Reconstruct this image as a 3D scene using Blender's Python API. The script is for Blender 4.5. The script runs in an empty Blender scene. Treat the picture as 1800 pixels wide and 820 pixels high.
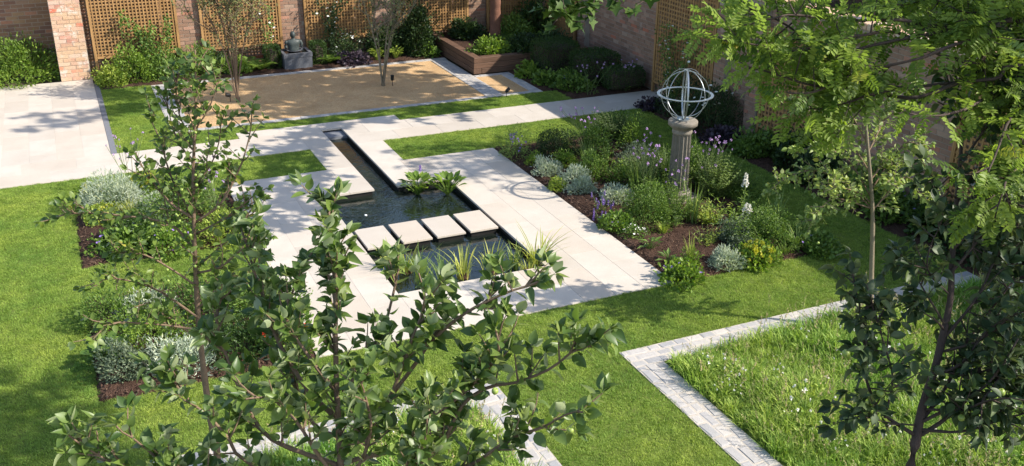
import bpy, math, random
import numpy as np
from mathutils import Vector, Matrix

# ------------------------------------------------------------------ camera, sky, sun, exposure
scene = bpy.context.scene
CAM_H = 6.0
FPX = 1733.84                       # focal length in pixels of an 1800 px wide picture
ROT = np.array([[0.91045374, -0.41351305, 0.00899696],
                [-0.15720191, -0.36607593, -0.91721097],
                [0.38257228, 0.83366382, -0.39830024]])   # rows: right, down, forward
cam_data = bpy.data.cameras.new('camera')
cam = bpy.data.objects.new('camera', cam_data)
scene.collection.objects.link(cam)
cam_data.sensor_width = 36.0
cam_data.lens = FPX / 1800 * 36
cam_data.clip_start = 0.05
cam_data.clip_end = 500
cam.matrix_world = Matrix([[ROT[0, 0], -ROT[1, 0], -ROT[2, 0], 0],
                           [ROT[0, 1], -ROT[1, 1], -ROT[2, 1], 0],
                           [ROT[0, 2], -ROT[1, 2], -ROT[2, 2], CAM_H],
                           [0, 0, 0, 1]])
scene.camera = cam

SUN = Vector((1.085, -0.73, 1.0)).normalized()
world = bpy.data.worlds.new('World')
scene.world = world
world.use_nodes = True
wn = world.node_tree
sky = wn.nodes.new('ShaderNodeTexSky')
sky.sky_type = 'NISHITA'
sky.sun_disc = False
sky.sun_elevation = math.asin(SUN.z)
sky.sun_rotation = math.atan2(SUN.x, SUN.y)
sky.air_density = 1.0
sky.dust_density = 1.0
sky.ozone_density = 0.6
wn.links.new(sky.outputs[0], wn.nodes['Background'].inputs[0])
wn.nodes['Background'].inputs[1].default_value = 0.15
sun_data = bpy.data.lights.new('sun', 'SUN')
sun_data.energy = 4.4
sun_data.angle = math.radians(0.55)
sun_data.color = (1.0, 0.93, 0.82)
sun = bpy.data.objects.new('sun', sun_data)
scene.collection.objects.link(sun)
sun.rotation_euler = SUN.to_track_quat('Z', 'Y').to_euler()
sun.location = (20, -10, 20)
scene.view_settings.view_transform = 'Standard'
scene.view_settings.look = 'None'
scene.view_settings.gamma = 1.0
scene.view_settings.exposure = 1.0
scene.cycles.max_bounces = 8
scene.cycles.transparent_max_bounces = 8
scene.cycles.sample_clamp_indirect = 6.0

# ------------------------------------------------------------------ helpers
C = scene.collection
rng = np.random.default_rng(7)
random.seed(7)


def ground_at(u, v, z=0.0):
    """the point at height z that a picture point of the 1800 px plan refers to"""
    d = ROT.T @ np.array([(u - 900) / FPX, (v - 410) / FPX, 1.0])
    t = (z - CAM_H) / d[2]
    return np.array([d[0] * t, d[1] * t, z])


def deep(u, v, c):
    """the point c metres away along the view axis"""
    return ROT.T @ np.array([(u - 900) / FPX * c, (v - 410) / FPX * c, c]) + np.array([0, 0, CAM_H])


def in_view(p):
    q = ROT @ (np.asarray(p) - np.array([0, 0, CAM_H]))
    if q[2] < 0.2:
        return None
    return 900 + FPX * q[0] / q[2], 410 + FPX * q[1] / q[2], q[2]


def norm(a):
    a = np.asarray(a, float)
    n = np.linalg.norm(a, axis=-1, keepdims=True)
    n[n < 1e-9] = 1
    return a / n


class Geo:
    """collects vertices, triangles, quads and one random number per vertex"""

    def __init__(self):
        self.V, self.T, self.Q, self.R, self.n = [], [], [], [], 0
        self.mt, self.mq = [], []

    def add(self, V, T=None, Q=None, rnd=0.0, m=0):
        V = np.asarray(V, float).reshape(-1, 3)
        self.V.append(V)
        self.R.append(np.broadcast_to(np.asarray(rnd, float), (len(V),)))
        if T is not None and len(T):
            T = np.asarray(T, int).reshape(-1, 3)
            self.T.append(T + self.n)
            self.mt.append(np.full(len(T), m))
        if Q is not None and len(Q):
            Q = np.asarray(Q, int).reshape(-1, 4)
            self.Q.append(Q + self.n)
            self.mq.append(np.full(len(Q), m))
        self.n += len(V)
        return self

    def mesh(self, name, mats, off=None, smooth=False):
        me = bpy.data.meshes.new(name)
        V = np.concatenate(self.V)
        if off is not None:
            V = V - np.asarray(off, float)
        T = np.concatenate(self.T) if self.T else np.zeros((0, 3), int)
        Q = np.concatenate(self.Q) if self.Q else np.zeros((0, 4), int)
        me.vertices.add(len(V))
        me.vertices.foreach_set('co', V.astype(np.float32).ravel())
        nl = T.size + Q.size
        me.loops.add(nl)
        me.loops.foreach_set('vertex_index', np.concatenate([T.ravel(), Q.ravel()]).astype(np.int32))
        me.polygons.add(len(T) + len(Q))
        st = np.concatenate([np.arange(len(T)) * 3, T.size + np.arange(len(Q)) * 4]).astype(np.int32)
        me.polygons.foreach_set('loop_start', st)
        mi = np.concatenate(self.mt + self.mq) if (self.mt or self.mq) else np.zeros(0)
        me.polygons.foreach_set('material_index', mi.astype(np.int32))
        me.polygons.foreach_set('use_smooth', np.full(len(T) + len(Q), bool(smooth)))
        me.update(calc_edges=True)
        at = me.attributes.new('rnd', 'FLOAT', 'POINT')
        at.data.foreach_set('value', np.concatenate(self.R).astype(np.float32))
        for mm in (mats if isinstance(mats, (list, tuple)) else [mats]):
            me.materials.append(mm)
        return me

    def obj(self, name, mats, parent=None, off=None, smooth=False, kind=None):
        if off is None and parent is not None:
            off = parent.location
            if parent.parent is not None:
                off = parent.parent.location
        return link(name, self.mesh(name, mats, off, smooth), parent, kind)


def link(name, me, parent=None, kind=None):
    o = bpy.data.objects.new(name, me)
    C.objects.link(o)
    if parent is not None:
        o.parent = parent
    if kind:
        o['kind'] = kind
    return o


def thing(name, label, cat, loc=(0, 0, 0), group=None):
    o = bpy.data.objects.new(name, None)
    C.objects.link(o)
    o.empty_display_size = 0.1
    o.location = loc
    o['label'] = label
    o['category'] = cat
    if group:
        o['group'] = group
    return o


def tag(o, label, cat, group=None):
    o['label'] = label
    o['category'] = cat
    if group:
        o['group'] = group
    return o


BOXQ = [(0, 3, 2, 1), (4, 5, 6, 7), (0, 1, 5, 4), (1, 2, 6, 5), (2, 3, 7, 6), (3, 0, 4, 7)]


def box(x0, x1, y0, y1, z0, z1):
    return np.array([(x0, y0, z0), (x1, y0, z0), (x1, y1, z0), (x0, y1, z0),
                     (x0, y0, z1), (x1, y0, z1), (x1, y1, z1), (x0, y1, z1)], float), BOXQ


def bevel_box(sx, sy, sz, b):
    """a box centred at the origin with chamfered upper and lower edges"""
    V, Q = [], []
    lv = [(-sz / 2, b), (-sz / 2 + b, 0), (sz / 2 - b, 0), (sz / 2, b)]
    for z, i in lv:
        for x, y in ((-1, -1), (1, -1), (1, 1), (-1, 1)):
            V.append((x * (sx / 2 - i), y * (sy / 2 - i), z))
    Q.append((3, 2, 1, 0))
    for k in range(3):
        for j in range(4):
            a, c = k * 4 + j, k * 4 + (j + 1) % 4
            Q.append((a, c, c + 4, a + 4))
    Q.append((12, 13, 14, 15))
    return np.array(V, float), Q


def tube(P, r, sides=7, cap=True):
    """a tube along polyline P with radii r"""
    P = np.asarray(P, float)
    n = len(P)
    r = np.broadcast_to(np.asarray(r, float), (n,))
    t = norm(np.gradient(P, axis=0))
    ref = np.array([0.31, 0.17, 0.93]) if abs(t[0] @ np.array([0.31, 0.17, 0.93])) < 0.95 else np.array([1.0, 0, 0])
    a = norm(np.cross(t, ref))
    b = np.cross(t, a)
    ang = np.arange(sides) * 2 * np.pi / sides
    V = P[:, None] + r[:, None, None] * (np.cos(ang)[None, :, None] * a[:, None] + np.sin(ang)[None, :, None] * b[:, None])
    i = np.arange(n - 1)[:, None] * sides
    j = np.arange(sides)[None]
    k = (j + 1) % sides
    Q = np.stack([i + j, i + k, i + k + sides, i + j + sides], -1).reshape(-1, 4)
    V = V.reshape(-1, 3)
    T = []
    if cap:
        V = np.vstack([V, P[-1], P[0]])
        T = [((n - 1) * sides + q, (n - 1) * sides + (q + 1) % sides, n * sides) for q in range(sides)]
        T += [((q + 1) % sides, q, n * sides + 1) for q in range(sides)]
    return V, T, Q


def smooth_line(P, step=0.08):
    """Catmull-Rom through P"""
    P = np.asarray(P, float)
    if len(P) < 3:
        m = max(3, int(np.linalg.norm(P[-1] - P[0]) / step) + 1)
        return P[0] + (P[-1] - P[0]) * np.linspace(0, 1, m)[:, None]
    X = np.vstack([2 * P[0] - P[1], P, 2 * P[-1] - P[-2]])
    out = []
    for i in range(1, len(X) - 2):
        m = max(2, int(np.linalg.norm(X[i + 1] - X[i]) / step))
        t = np.linspace(0, 1, m, endpoint=False)[:, None]
        p0, p1, p2, p3 = X[i - 1], X[i], X[i + 1], X[i + 2]
        out.append(0.5 * (2 * p1 + (p2 - p0) * t + (2 * p0 - 5 * p1 + 4 * p2 - p3) * t ** 2 + (3 * p1 - p0 - 3 * p2 + p3) * t ** 3))
    out.append(P[-1:])
    return np.vstack(out)


def lathe(prof, n=24, centre=(0, 0)):
    prof = np.asarray(prof, float)
    ang = np.arange(n) * 2 * np.pi / n
    V = np.stack([centre[0] + prof[:, 0:1] * np.cos(ang), centre[1] + prof[:, 0:1] * np.sin(ang), np.repeat(prof[:, 1:2], n, 1)], -1).reshape(-1, 3)
    Q = [(i * n + j, i * n + (j + 1) % n, (i + 1) * n + (j + 1) % n, (i + 1) * n + j) for i in range(len(prof) - 1) for j in range(n)]
    return V, Q


# leaf outlines: (along, across, out of plane)
SHAPES = {
    'ovate': (np.array([(0, 0, 0), (.28, .36, .05), (.28, 0, -.02), (.28, -.36, .05), (.62, .40, .03), (.62, 0, -.03), (.62, -.40, .03), (1, 0, -.13)]),
              [(0, 2, 1), (0, 3, 2), (4, 5, 7), (5, 6, 7)], [(1, 2, 5, 4), (2, 3, 6, 5)]),
    'oval': (np.array([(0, 0, 0), (.35, .42, .04), (.4, 0, -.02), (.35, -.42, .04), (.75, .36, .02), (.75, -.36, .02), (1, 0, -.06)]),
             [(0, 2, 1), (0, 3, 2), (4, 2, 6), (2, 5, 6), (1, 2, 4), (2, 3, 5)], []),
    'dart': (np.array([(0, 0, 0), (.45, .5, .06), (.45, -.5, .06), (1, 0, -.08)]), [(0, 2, 3), (0, 3, 1)], []),
    'lobed': (np.array([(0, 0, 0), (.05, .45, .05), (.32, .3, 0), (.5, .62, .06), (.6, .25, -.02), (1, 0, -.1), (.6, -.25, -.02), (.5, -.62, .06), (.32, -.3, 0), (.05, -.45, .05), (.4, 0, -.04)]),
              [(0, 10, 1), (1, 10, 2), (2, 10, 3), (3, 10, 4), (4, 10, 5), (5, 10, 6), (6, 10, 7), (7, 10, 8), (8, 10, 9), (9, 10, 0)], []),
}


def leaves(P, D, N, L, W, shape='dart', rnd=None):
    """many leaves at once: positions, axes, normals, lengths, widths"""
    S, T, Q = SHAPES[shape]
    P, D, N = np.asarray(P, float), norm(D), np.asarray(N, float)
    A = norm(np.cross(N, D))
    N = np.cross(D, A)
    n, k = len(P), len(S)
    L = np.broadcast_to(np.asarray(L, float), (n,))
    W = np.broadcast_to(np.asarray(W, float), (n,))
    V = P[:, None] + (L[:, None] * S[None, :, 0])[..., None] * D[:, None] + (W[:, None] * S[None, :, 1])[..., None] * A[:, None] \
        + (L[:, None] * S[None, :, 2])[..., None] * N[:, None]
    base = (np.arange(n) * k)[:, None, None]
    T = (np.asarray(T, int)[None] + base).reshape(-1, 3) if len(T) else None
    Q = (np.asarray(Q, int)[None] + base).reshape(-1, 4) if len(Q) else None
    if rnd is None:
        rnd = rng.random(n)
    return V.reshape(-1, 3), T, Q, np.repeat(rnd, k)


def blades(B, az, lean, H, W, seg=4, droop=0.35, rnd=None):
    """arching strips: roots, azimuths, lean, height, width"""
    n = len(B)
    t = np.linspace(0, 1, seg + 1)[None, :]
    H, lean, W, droop = (np.broadcast_to(np.asarray(a, float), (n,)) for a in (H, lean, W, droop))
    out = (lean * H)[:, None] * t ** 1.7
    up = H[:, None] * (t - droop[:, None] * t ** 3)
    d = np.stack([np.cos(az), np.sin(az), 0 * az], -1)
    s = np.stack([-np.sin(az), np.cos(az), 0 * az], -1)
    c = B[:, None] + out[..., None] * d[:, None]
    c[..., 2] += up
    w = W[:, None] * np.minimum(1, 0.55 + 1.6 * t) * (1 - t ** 2.5)
    V = np.stack([c + 0.5 * w[..., None] * s[:, None], c - 0.5 * w[..., None] * s[:, None]], 2)
    k = (seg + 1) * 2
    q = np.array([(2 * i, 2 * i + 1, 2 * i + 3, 2 * i + 2) for i in range(seg)])
    Q = (q[None] + (np.arange(n) * k)[:, None, None]).reshape(-1, 4)
    if rnd is None:
        rnd = rng.random(n)
    return V.reshape(-1, 3), None, Q, np.repeat(rnd, k)


# ------------------------------------------------------------------ materials
def mat(name):
    m = bpy.data.materials.new(name)
    m.use_nodes = True
    nt = m.node_tree
    return m, nt, nt.nodes['Principled BSDF']


def nd(nt, kind, **kw):
    n = nt.nodes.new(kind)
    for k, v in kw.items():
        setattr(n, k, v)
    return n


def rnd_value(nt):
    """0..1 that differs from piece to piece, for joined and for separate pieces"""
    a = nd(nt, 'ShaderNodeAttribute', attribute_name='rnd')
    o = nd(nt, 'ShaderNodeObjectInfo')
    s = nd(nt, 'ShaderNodeMath', operation='ADD')
    f = nd(nt, 'ShaderNodeMath', operation='FRACT')
    nt.links.new(a.outputs['Fac'], s.inputs[0])
    nt.links.new(o.outputs['Random'], s.inputs[1])
    nt.links.new(s.outputs[0], f.inputs[0])
    return f.outputs[0]


def ramp(nt, fac, cols, interp='LINEAR'):
    r = nd(nt, 'ShaderNodeValToRGB')
    r.color_ramp.interpolation = interp
    e = r.color_ramp.elements
    pos = [c[0] for c in cols] if len(cols[0]) == 2 else list(np.linspace(0, 1, len(cols)))
    val = [c[1] for c in cols] if len(cols[0]) == 2 else cols
    e[0].position, e[0].color = pos[0], (*val[0], 1)
    e[1].position, e[1].color = pos[-1], (*val[-1], 1)
    for p, c in list(zip(pos, val))[1:-1]:
        x = e.new(p)
        x.color = (*c, 1)
    nt.links.new(fac, r.inputs[0])
    return r.outputs[0]


def noise(nt, scale, detail=4, rough=0.55, vec=None, kind='ShaderNodeTexNoise'):
    n = nd(nt, kind)
    n.inputs['Scale'].default_value = scale
    if 'Detail' in n.inputs:
        n.inputs['Detail'].default_value = detail
    if 'Roughness' in n.inputs:
        n.inputs['Roughness'].default_value = rough
    if vec is None:
        g = nd(nt, 'ShaderNodeNewGeometry')
        vec = g.outputs['Position']
    nt.links.new(vec, n.inputs['Vector'])
    return n


def mix(nt, fac, a, b, mode='MIX'):
    m = nd(nt, 'ShaderNodeMix', data_type='RGBA', blend_type=mode)
    for sock, val in ((m.inputs[0], fac), (m.inputs[6], a), (m.inputs[7], b)):
        if isinstance(val, bpy.types.NodeSocket):
            nt.links.new(val, sock)
        elif isinstance(val, (int, float)):
            sock.default_value = val
        else:
            sock.default_value = (*val, 1)
    return m.outputs[2]


def bump(nt, bsdf, height, strength, dist=0.01):
    b = nd(nt, 'ShaderNodeBump')
    b.inputs['Strength'].default_value = strength
    b.inputs['Distance'].default_value = dist
    nt.links.new(height, b.inputs['Height'])
    nt.links.new(b.outputs[0], bsdf.inputs['Normal'])


def stone_mat(name, cols, blotch=0.35, nscale=3.0, rough=0.75, grain=60, bstr=0.25, blotch_col=None, spots=None):
    m, nt, p = mat(name)
    base = ramp(nt, rnd_value(nt), cols)
    n1 = noise(nt, nscale, 6, 0.65)
    f = ramp(nt, n1.outputs[0], [(0.38, (0, 0, 0)), (0.68, (1, 1, 1))])
    fm = nd(nt, 'ShaderNodeMath', operation='MULTIPLY')
    nt.links.new(f, fm.inputs[0])
    fm.inputs[1].default_value = blotch
    bc = blotch_col or tuple(0.62 * np.mean(np.array([c[1] if len(c) == 2 else c for c in cols]), 0))
    col = mix(nt, fm.outputs[0], base, bc)
    n2 = noise(nt, grain, 3, 0.6)
    g = ramp(nt, n2.outputs[0], [(0.25, (0.82,) * 3), (0.75, (1.14,) * 3)])
    col = mix(nt, 1.0, col, g, 'MULTIPLY')
    if spots:
        n3 = noise(nt, spots[0], 5, 0.7)
        sf = ramp(nt, n3.outputs[0], [(spots[1], (0, 0, 0)), (spots[1] + 0.08, (1, 1, 1))])
        col = mix(nt, sf, col, spots[2])
    nt.links.new(col, p.inputs['Base Color'])
    p.inputs['Roughness'].default_value = rough
    p.inputs['Specular IOR Level'].default_value = 0.3
    bump(nt, p, n2.outputs[0], bstr)
    return m


def leaf_mat(name, dark, light, under=None, trans=0.3, rough=0.5, spec=0.3, yellow=0.0):
    m, nt, p = mat(name)
    v = rnd_value(nt)
    cols = [(0, dark), (0.85, light), (1.0, tuple(np.array(light) * (1.15, 1.1, 0.8)))]
    if yellow:
        cols = [(0, dark), (0.8, light), (1 - yellow, light), (1.0, (0.45, 0.4, 0.05))]
    col = ramp(nt, v, cols)
    n1 = noise(nt, 2.2, 3)
    g = ramp(nt, n1.outputs[0], [(0.3, (0.78, 0.84, 0.8)), (0.7, (1.2, 1.16, 1.1))])
    col = mix(nt, 1.0, col, g, 'MULTIPLY')
    if under:
        geo = nd(nt, 'ShaderNodeNewGeometry')
        col = mix(nt, geo.outputs['Backfacing'], col, under)
    nt.links.new(col, p.inputs['Base Color'])
    p.inputs['Roughness'].default_value = rough
    p.inputs['Specular IOR Level'].default_value = spec
    t = nd(nt, 'ShaderNodeBsdfTranslucent')
    tc = mix(nt, 1.0, col, (1.25, 1.35, 0.55), 'MULTIPLY')
    nt.links.new(tc, t.inputs['Color'])
    ms = nd(nt, 'ShaderNodeMixShader')
    ms.inputs[0].default_value = trans
    out = nt.nodes['Material Output']
    nt.links.new(p.outputs[0], ms.inputs[1])
    nt.links.new(t.outputs[0], ms.inputs[2])
    nt.links.new(ms.outputs[0], out.inputs['Surface'])
    return m


def plain(name, col, rough=0.6, metal=0.0, spec=0.4, var=0.15, scale=25):
    m, nt, p = mat(name)
    n1 = noise(nt, scale, 5, 0.6)
    c = ramp(nt, n1.outputs[0], [(0.3, tuple(np.array(col) * (1 - var))), (0.7, tuple(np.array(col) * (1 + var)))])
    nt.links.new(c, p.inputs['Base Color'])
    p.inputs['Roughness'].default_value = rough
    p.inputs['Metallic'].default_value = metal
    p.inputs['Specular IOR Level'].default_value = spec
    bump(nt, p, n1.outputs[0], 0.15)
    return m


def grain_wood(name, cols, axis, rough=0.65):
    m, nt, p = mat(name)
    base = ramp(nt, rnd_value(nt), cols)
    tc = nd(nt, 'ShaderNodeNewGeometry')
    mp = nd(nt, 'ShaderNodeMapping')
    sc = [40, 40, 40]
    sc[axis] = 2.5
    mp.inputs['Scale'].default_value = sc
    nt.links.new(tc.outputs['Position'], mp.inputs['Vector'])
    n1 = noise(nt, 1.0, 5, 0.6, mp.outputs[0])
    g = ramp(nt, n1.outputs[0], [(0.3, (0.62, 0.6, 0.58)), (0.7, (1.25, 1.22, 1.2))])
    col = mix(nt, 1.0, base, g, 'MULTIPLY')
    nt.links.new(col, p.inputs['Base Color'])
    p.inputs['Roughness'].default_value = rough
    p.inputs['Specular IOR Level'].default_value = 0.25
    bump(nt, p, n1.outputs[0], 0.3)
    return m


M = {}
M['slab'] = stone_mat('limestone', [(0.44, 0.39, 0.33), (0.49, 0.44, 0.38), (0.53, 0.475, 0.41), (0.47, 0.405, 0.335)], 0.5, 1.7, 0.7, 90, 0.12, (0.39, 0.335, 0.275))
M['grout'] = stone_mat('grout', [(0.48, 0.42, 0.35), (0.53, 0.47, 0.40)], 0.2, 6, 0.9, 120)
M['sett'] = stone_mat('granite_sett', [(0.34, 0.33, 0.32), (0.44, 0.41, 0.38), (0.29, 0.29, 0.3), (0.5, 0.46, 0.41)], 0.25, 9, 0.7, 140, 0.35)
M['joint'] = stone_mat('sand_joint', [(0.44, 0.39, 0.33), (0.5, 0.45, 0.39)], 0.3, 10, 0.95, 150, 0.4)
M['brick'] = stone_mat('stock_brick', [(0, (0.20, 0.12, 0.07)), (0.22, (0.27, 0.15, 0.08)), (0.42, (0.16, 0.085, 0.065)), (0.6, (0.31, 0.19, 0.10)), (0.75, (0.24, 0.12, 0.08)), (0.9, (0.34, 0.24, 0.15)), (1, (0.36, 0.11, 0.06))], 0.4, 5, 0.9, 70, 0.5, None, (1.7, 0.66, (0.42, 0.38, 0.33)))
M['brick_right'] = stone_mat('pink_brick', [(0, (0.26, 0.15, 0.105)), (0.25, (0.31, 0.19, 0.13)), (0.5, (0.22, 0.13, 0.09)), (0.7, (0.34, 0.2, 0.14)), (0.9, (0.38, 0.27, 0.2)), (1, (0.42, 0.14, 0.08))], 0.4, 4, 0.9, 70, 0.5, (0.20, 0.14, 0.10), (1.4, 0.66, (0.4, 0.34, 0.29)))
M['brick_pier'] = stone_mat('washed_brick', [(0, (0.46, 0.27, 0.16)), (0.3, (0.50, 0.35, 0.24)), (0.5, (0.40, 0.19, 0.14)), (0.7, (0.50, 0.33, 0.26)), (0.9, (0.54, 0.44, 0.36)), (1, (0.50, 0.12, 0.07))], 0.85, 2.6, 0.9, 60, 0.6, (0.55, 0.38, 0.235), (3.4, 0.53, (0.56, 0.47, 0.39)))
M['mortar'] = stone_mat('lime_mortar', [(0.30, 0.25, 0.2), (0.36, 0.3, 0.24)], 0.4, 6, 0.95, 80, 0.5)
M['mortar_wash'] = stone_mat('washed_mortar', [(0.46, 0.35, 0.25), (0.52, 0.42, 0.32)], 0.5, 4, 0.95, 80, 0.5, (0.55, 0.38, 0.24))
M['trellis_v'] = grain_wood('trellis_upright', [(0.31, 0.18, 0.07), (0.38, 0.225, 0.095)], 2)
M['trellis_h'] = grain_wood('trellis_rail', [(0.29, 0.165, 0.065), (0.36, 0.21, 0.088)], 0)
M['sleeper'] = grain_wood('oak_sleeper', [(0.115, 0.068, 0.045), (0.16, 0.092, 0.06), (0.09, 0.055, 0.038)], 1)
M['sleeper_x'] = grain_wood('oak_sleeper_cross', [(0.115, 0.068, 0.045), (0.16, 0.092, 0.06), (0.09, 0.055, 0.038)], 0)
M['metal'] = plain('galvanised_steel', (0.36, 0.40, 0.42), 0.38, 0.8, 0.5, 0.12, 40)
M['pedestal'] = stone_mat('weathered_stone', [(0.19, 0.17, 0.14), (0.24, 0.21, 0.175)], 0.7, 7, 0.9, 60, 0.6, (0.13, 0.115, 0.085))
M['lead'] = stone_mat('lead_grey', [(0.09, 0.095, 0.11), (0.12, 0.125, 0.14)], 0.5, 5, 0.6, 50, 0.3)
M['bronze'] = stone_mat('dark_bronze', [(0.03, 0.04, 0.04), (0.05, 0.062, 0.06)], 0.4, 8, 0.5, 40, 0.2)
M['black'] = plain('black_metal', (0.012, 0.012, 0.013), 0.45, 0.3)
M['liner'] = plain('black_liner', (0.012, 0.011, 0.010), 0.6, 0, 0.3, 0.3, 8)
M['edging'] = plain('slate_edging', (0.16, 0.165, 0.18), 0.6, 0, 0.3)
M['white'] = plain('white_plastic', (0.75, 0.75, 0.72), 0.5)
M['terracotta'] = plain('terracotta', (0.42, 0.13, 0.05), 0.8)


def soil_mat():
    m, nt, p = mat('bark_mulch')
    v = noise(nt, 55, 2, kind='ShaderNodeTexVoronoi')
    c = ramp(nt, v.outputs['Color'], [(0.0, (0.02, 0.011, 0.008)), (0.5, (0.045, 0.024, 0.017)), (1.0, (0.085, 0.05, 0.035))])
    n = noise(nt, 3, 5)
    g = ramp(nt, n.outputs[0], [(0.3, (0.7,) * 3), (0.7, (1.2,) * 3)])
    nt.links.new(mix(nt, 1.0, c, g, 'MULTIPLY'), p.inputs['Base Color'])
    p.inputs['Roughness'].default_value = 0.95
    p.inputs['Specular IOR Level'].default_value = 0.1
    bump(nt, p, v.outputs['Distance'], 0.9, 0.02)
    return m


def gravel_mat():
    m, nt, p = mat('honey_gravel')
    v = noise(nt, 75, 2, kind='ShaderNodeTexVoronoi')
    c = ramp(nt, v.outputs['Color'], [(0.0, (0.24, 0.115, 0.045)), (0.35, (0.42, 0.225, 0.085)), (0.7, (0.49, 0.285, 0.12)), (1.0, (0.58, 0.41, 0.23))])
    n = noise(nt, 1.3, 6, 0.65)
    g = ramp(nt, n.outputs[0], [(0.3, (0.8, 0.78, 0.76)), (0.7, (1.12, 1.12, 1.12))])
    nt.links.new(mix(nt, 1.0, c, g, 'MULTIPLY'), p.inputs['Base Color'])
    p.inputs['Roughness'].default_value = 0.9
    p.inputs['Specular IOR Level'].default_value = 0.2
    bump(nt, p, v.outputs['Distance'], 0.8, 0.012)
    return m


def water_mat():
    m, nt, p = mat('pond_water')
    n0 = noise(nt, 2.5, 4)
    c = ramp(nt, n0.outputs[0], [(0.35, (0.004, 0.007, 0.006)), (0.7, (0.014, 0.02, 0.013))])
    nt.links.new(c, p.inputs['Base Color'])
    p.inputs['Roughness'].default_value = 0.03
    p.inputs['IOR'].default_value = 1.4
    p.inputs['Specular IOR Level'].default_value = 0.9
    n = noise(nt, 6, 3, 0.5)
    n.inputs['Distortion'].default_value = 1.6
    bump(nt, p, n.outputs[0], 0.32, 0.02)
    return m


def turf_mat(name, dark, light, patch):
    """grass blades: per blade, per clump and over the lawn"""
    m, nt, p = mat(name)
    col = ramp(nt, rnd_value(nt), [dark, light])
    n1 = noise(nt, 0.8, 5, 0.6)
    g = ramp(nt, n1.outputs[0], patch)
    col = mix(nt, 1.0, col, g, 'MULTIPLY')
    n2 = noise(nt, 5.0, 3, 0.6)
    g2 = ramp(nt, n2.outputs[0], [(0.3, (0.8, 0.85, 0.85)), (0.7, (1.2, 1.15, 1.15))])
    col = mix(nt, 1.0, col, g2, 'MULTIPLY')
    nt.links.new(col, p.inputs['Base Color'])
    p.inputs['Roughness'].default_value = 0.55
    p.inputs['Specular IOR Level'].default_value = 0.25
    t = nd(nt, 'ShaderNodeBsdfTranslucent')
    nt.links.new(mix(nt, 1.0, col, (1.2, 1.25, 0.6), 'MULTIPLY'), t.inputs['Color'])
    ms = nd(nt, 'ShaderNodeMixShader')
    ms.inputs[0].default_value = 0.35
    nt.links.new(p.outputs[0], ms.inputs[1])
    nt.links.new(t.outputs[0], ms.inputs[2])
    nt.links.new(ms.outputs[0], nt.nodes['Material Output'].inputs['Surface'])
    return m


M['soil'] = soil_mat()
M['gravel'] = gravel_mat()
M['water'] = water_mat()
M['turf'] = turf_mat('turf', (0.14, 0.22, 0.023), (0.375, 0.465, 0.10), [(0.3, (0.62, 0.8, 0.8)), (0.5, (0.95, 1.0, 1.0)), (0.72, (1.32, 1.2, 1.25))])
M['turf_soil'] = stone_mat('turf_soil', [(0.10, 0.14, 0.02), (0.12, 0.16, 0.025)], 0.4, 4, 0.95, 60, 0.3, (0.075, 0.075, 0.025))
M['meadow'] = turf_mat('meadow', (0.12, 0.225, 0.026), (0.42, 0.53, 0.12), [(0.3, (0.62, 0.85, 0.7)), (0.5, (1.0, 1.0, 1.0)), (0.7, (1.22, 1.12, 1.2))])
M['ground'] = stone_mat('earth', [(0.10, 0.08, 0.05), (0.12, 0.095, 0.06)], 0.5, 0.6, 0.95, 20, 0.3, (0.05, 0.075, 0.02))
# foliage
M['apple'] = leaf_mat('apple_leaf', (0.038, 0.082, 0.018), (0.145, 0.21, 0.05), (0.31, 0.36, 0.2), 0.34, 0.42, 0.5)
M['apple_shaded'] = leaf_mat('shaded_apple_leaf', (0.022, 0.045, 0.016), (0.06, 0.095, 0.032), (0.09, 0.115, 0.06), 0.2, 0.5, 0.35)  # apple leaf again, with the right-hand tree's shade put into its colours
M['crab'] = leaf_mat('crab_leaf', (0.042, 0.085, 0.016), (0.155, 0.22, 0.042), (0.18, 0.23, 0.09), 0.35, 0.45, 0.4, 0.02)
M['crab_pale'] = leaf_mat('crab_pale_leaf', (0.10, 0.155, 0.035), (0.27, 0.34, 0.095), (0.3, 0.35, 0.15), 0.35, 0.5, 0.4, 0.02)
M['robinia'] = leaf_mat('robinia_leaf', (0.065, 0.12, 0.018), (0.24, 0.32, 0.055), (0.2, 0.27, 0.08), 0.48, 0.5, 0.3, 0.03)
M['maple'] = leaf_mat('plane_leaf', (0.03, 0.07, 0.016), (0.08, 0.13, 0.03), None, 0.35)
M['olive'] = leaf_mat('pale_leaf', (0.10, 0.13, 0.05), (0.26, 0.28, 0.13), (0.3, 0.3, 0.18), 0.35)
M['box'] = leaf_mat('box_leaf', (0.018, 0.045, 0.012), (0.055, 0.10, 0.02), None, 0.2)
M['dark'] = leaf_mat('dark_leaf', (0.014, 0.034, 0.012), (0.045, 0.08, 0.022), None, 0.2)
M['mid'] = leaf_mat('mid_green_leaf', (0.055, 0.11, 0.02), (0.16, 0.245, 0.05), None, 0.3)
M['bright'] = leaf_mat('bright_green_leaf', (0.08, 0.15, 0.02), (0.2, 0.29, 0.05), None, 0.35)
M['lime'] = leaf_mat('lime_leaf', (0.16, 0.23, 0.03), (0.34, 0.40, 0.08), None, 0.35)
M['yellow'] = leaf_mat('yellow_green_bloom', (0.34, 0.34, 0.04), (0.55, 0.52, 0.08), None, 0.3)
M['silver'] = leaf_mat('silver_leaf', (0.28, 0.33, 0.27), (0.50, 0.54, 0.46), None, 0.2, 0.7)
M['grey'] = leaf_mat('grey_green_leaf', (0.08, 0.115, 0.075), (0.17, 0.21, 0.14), None, 0.2, 0.7)
M['needle'] = leaf_mat('rosemary_leaf', (0.10, 0.16, 0.04), (0.27, 0.35, 0.10), None, 0.25)
M['needle_dark'] = leaf_mat('dark_rosemary_leaf', (0.045, 0.08, 0.025), (0.13, 0.19, 0.06), None, 0.25)
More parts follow.
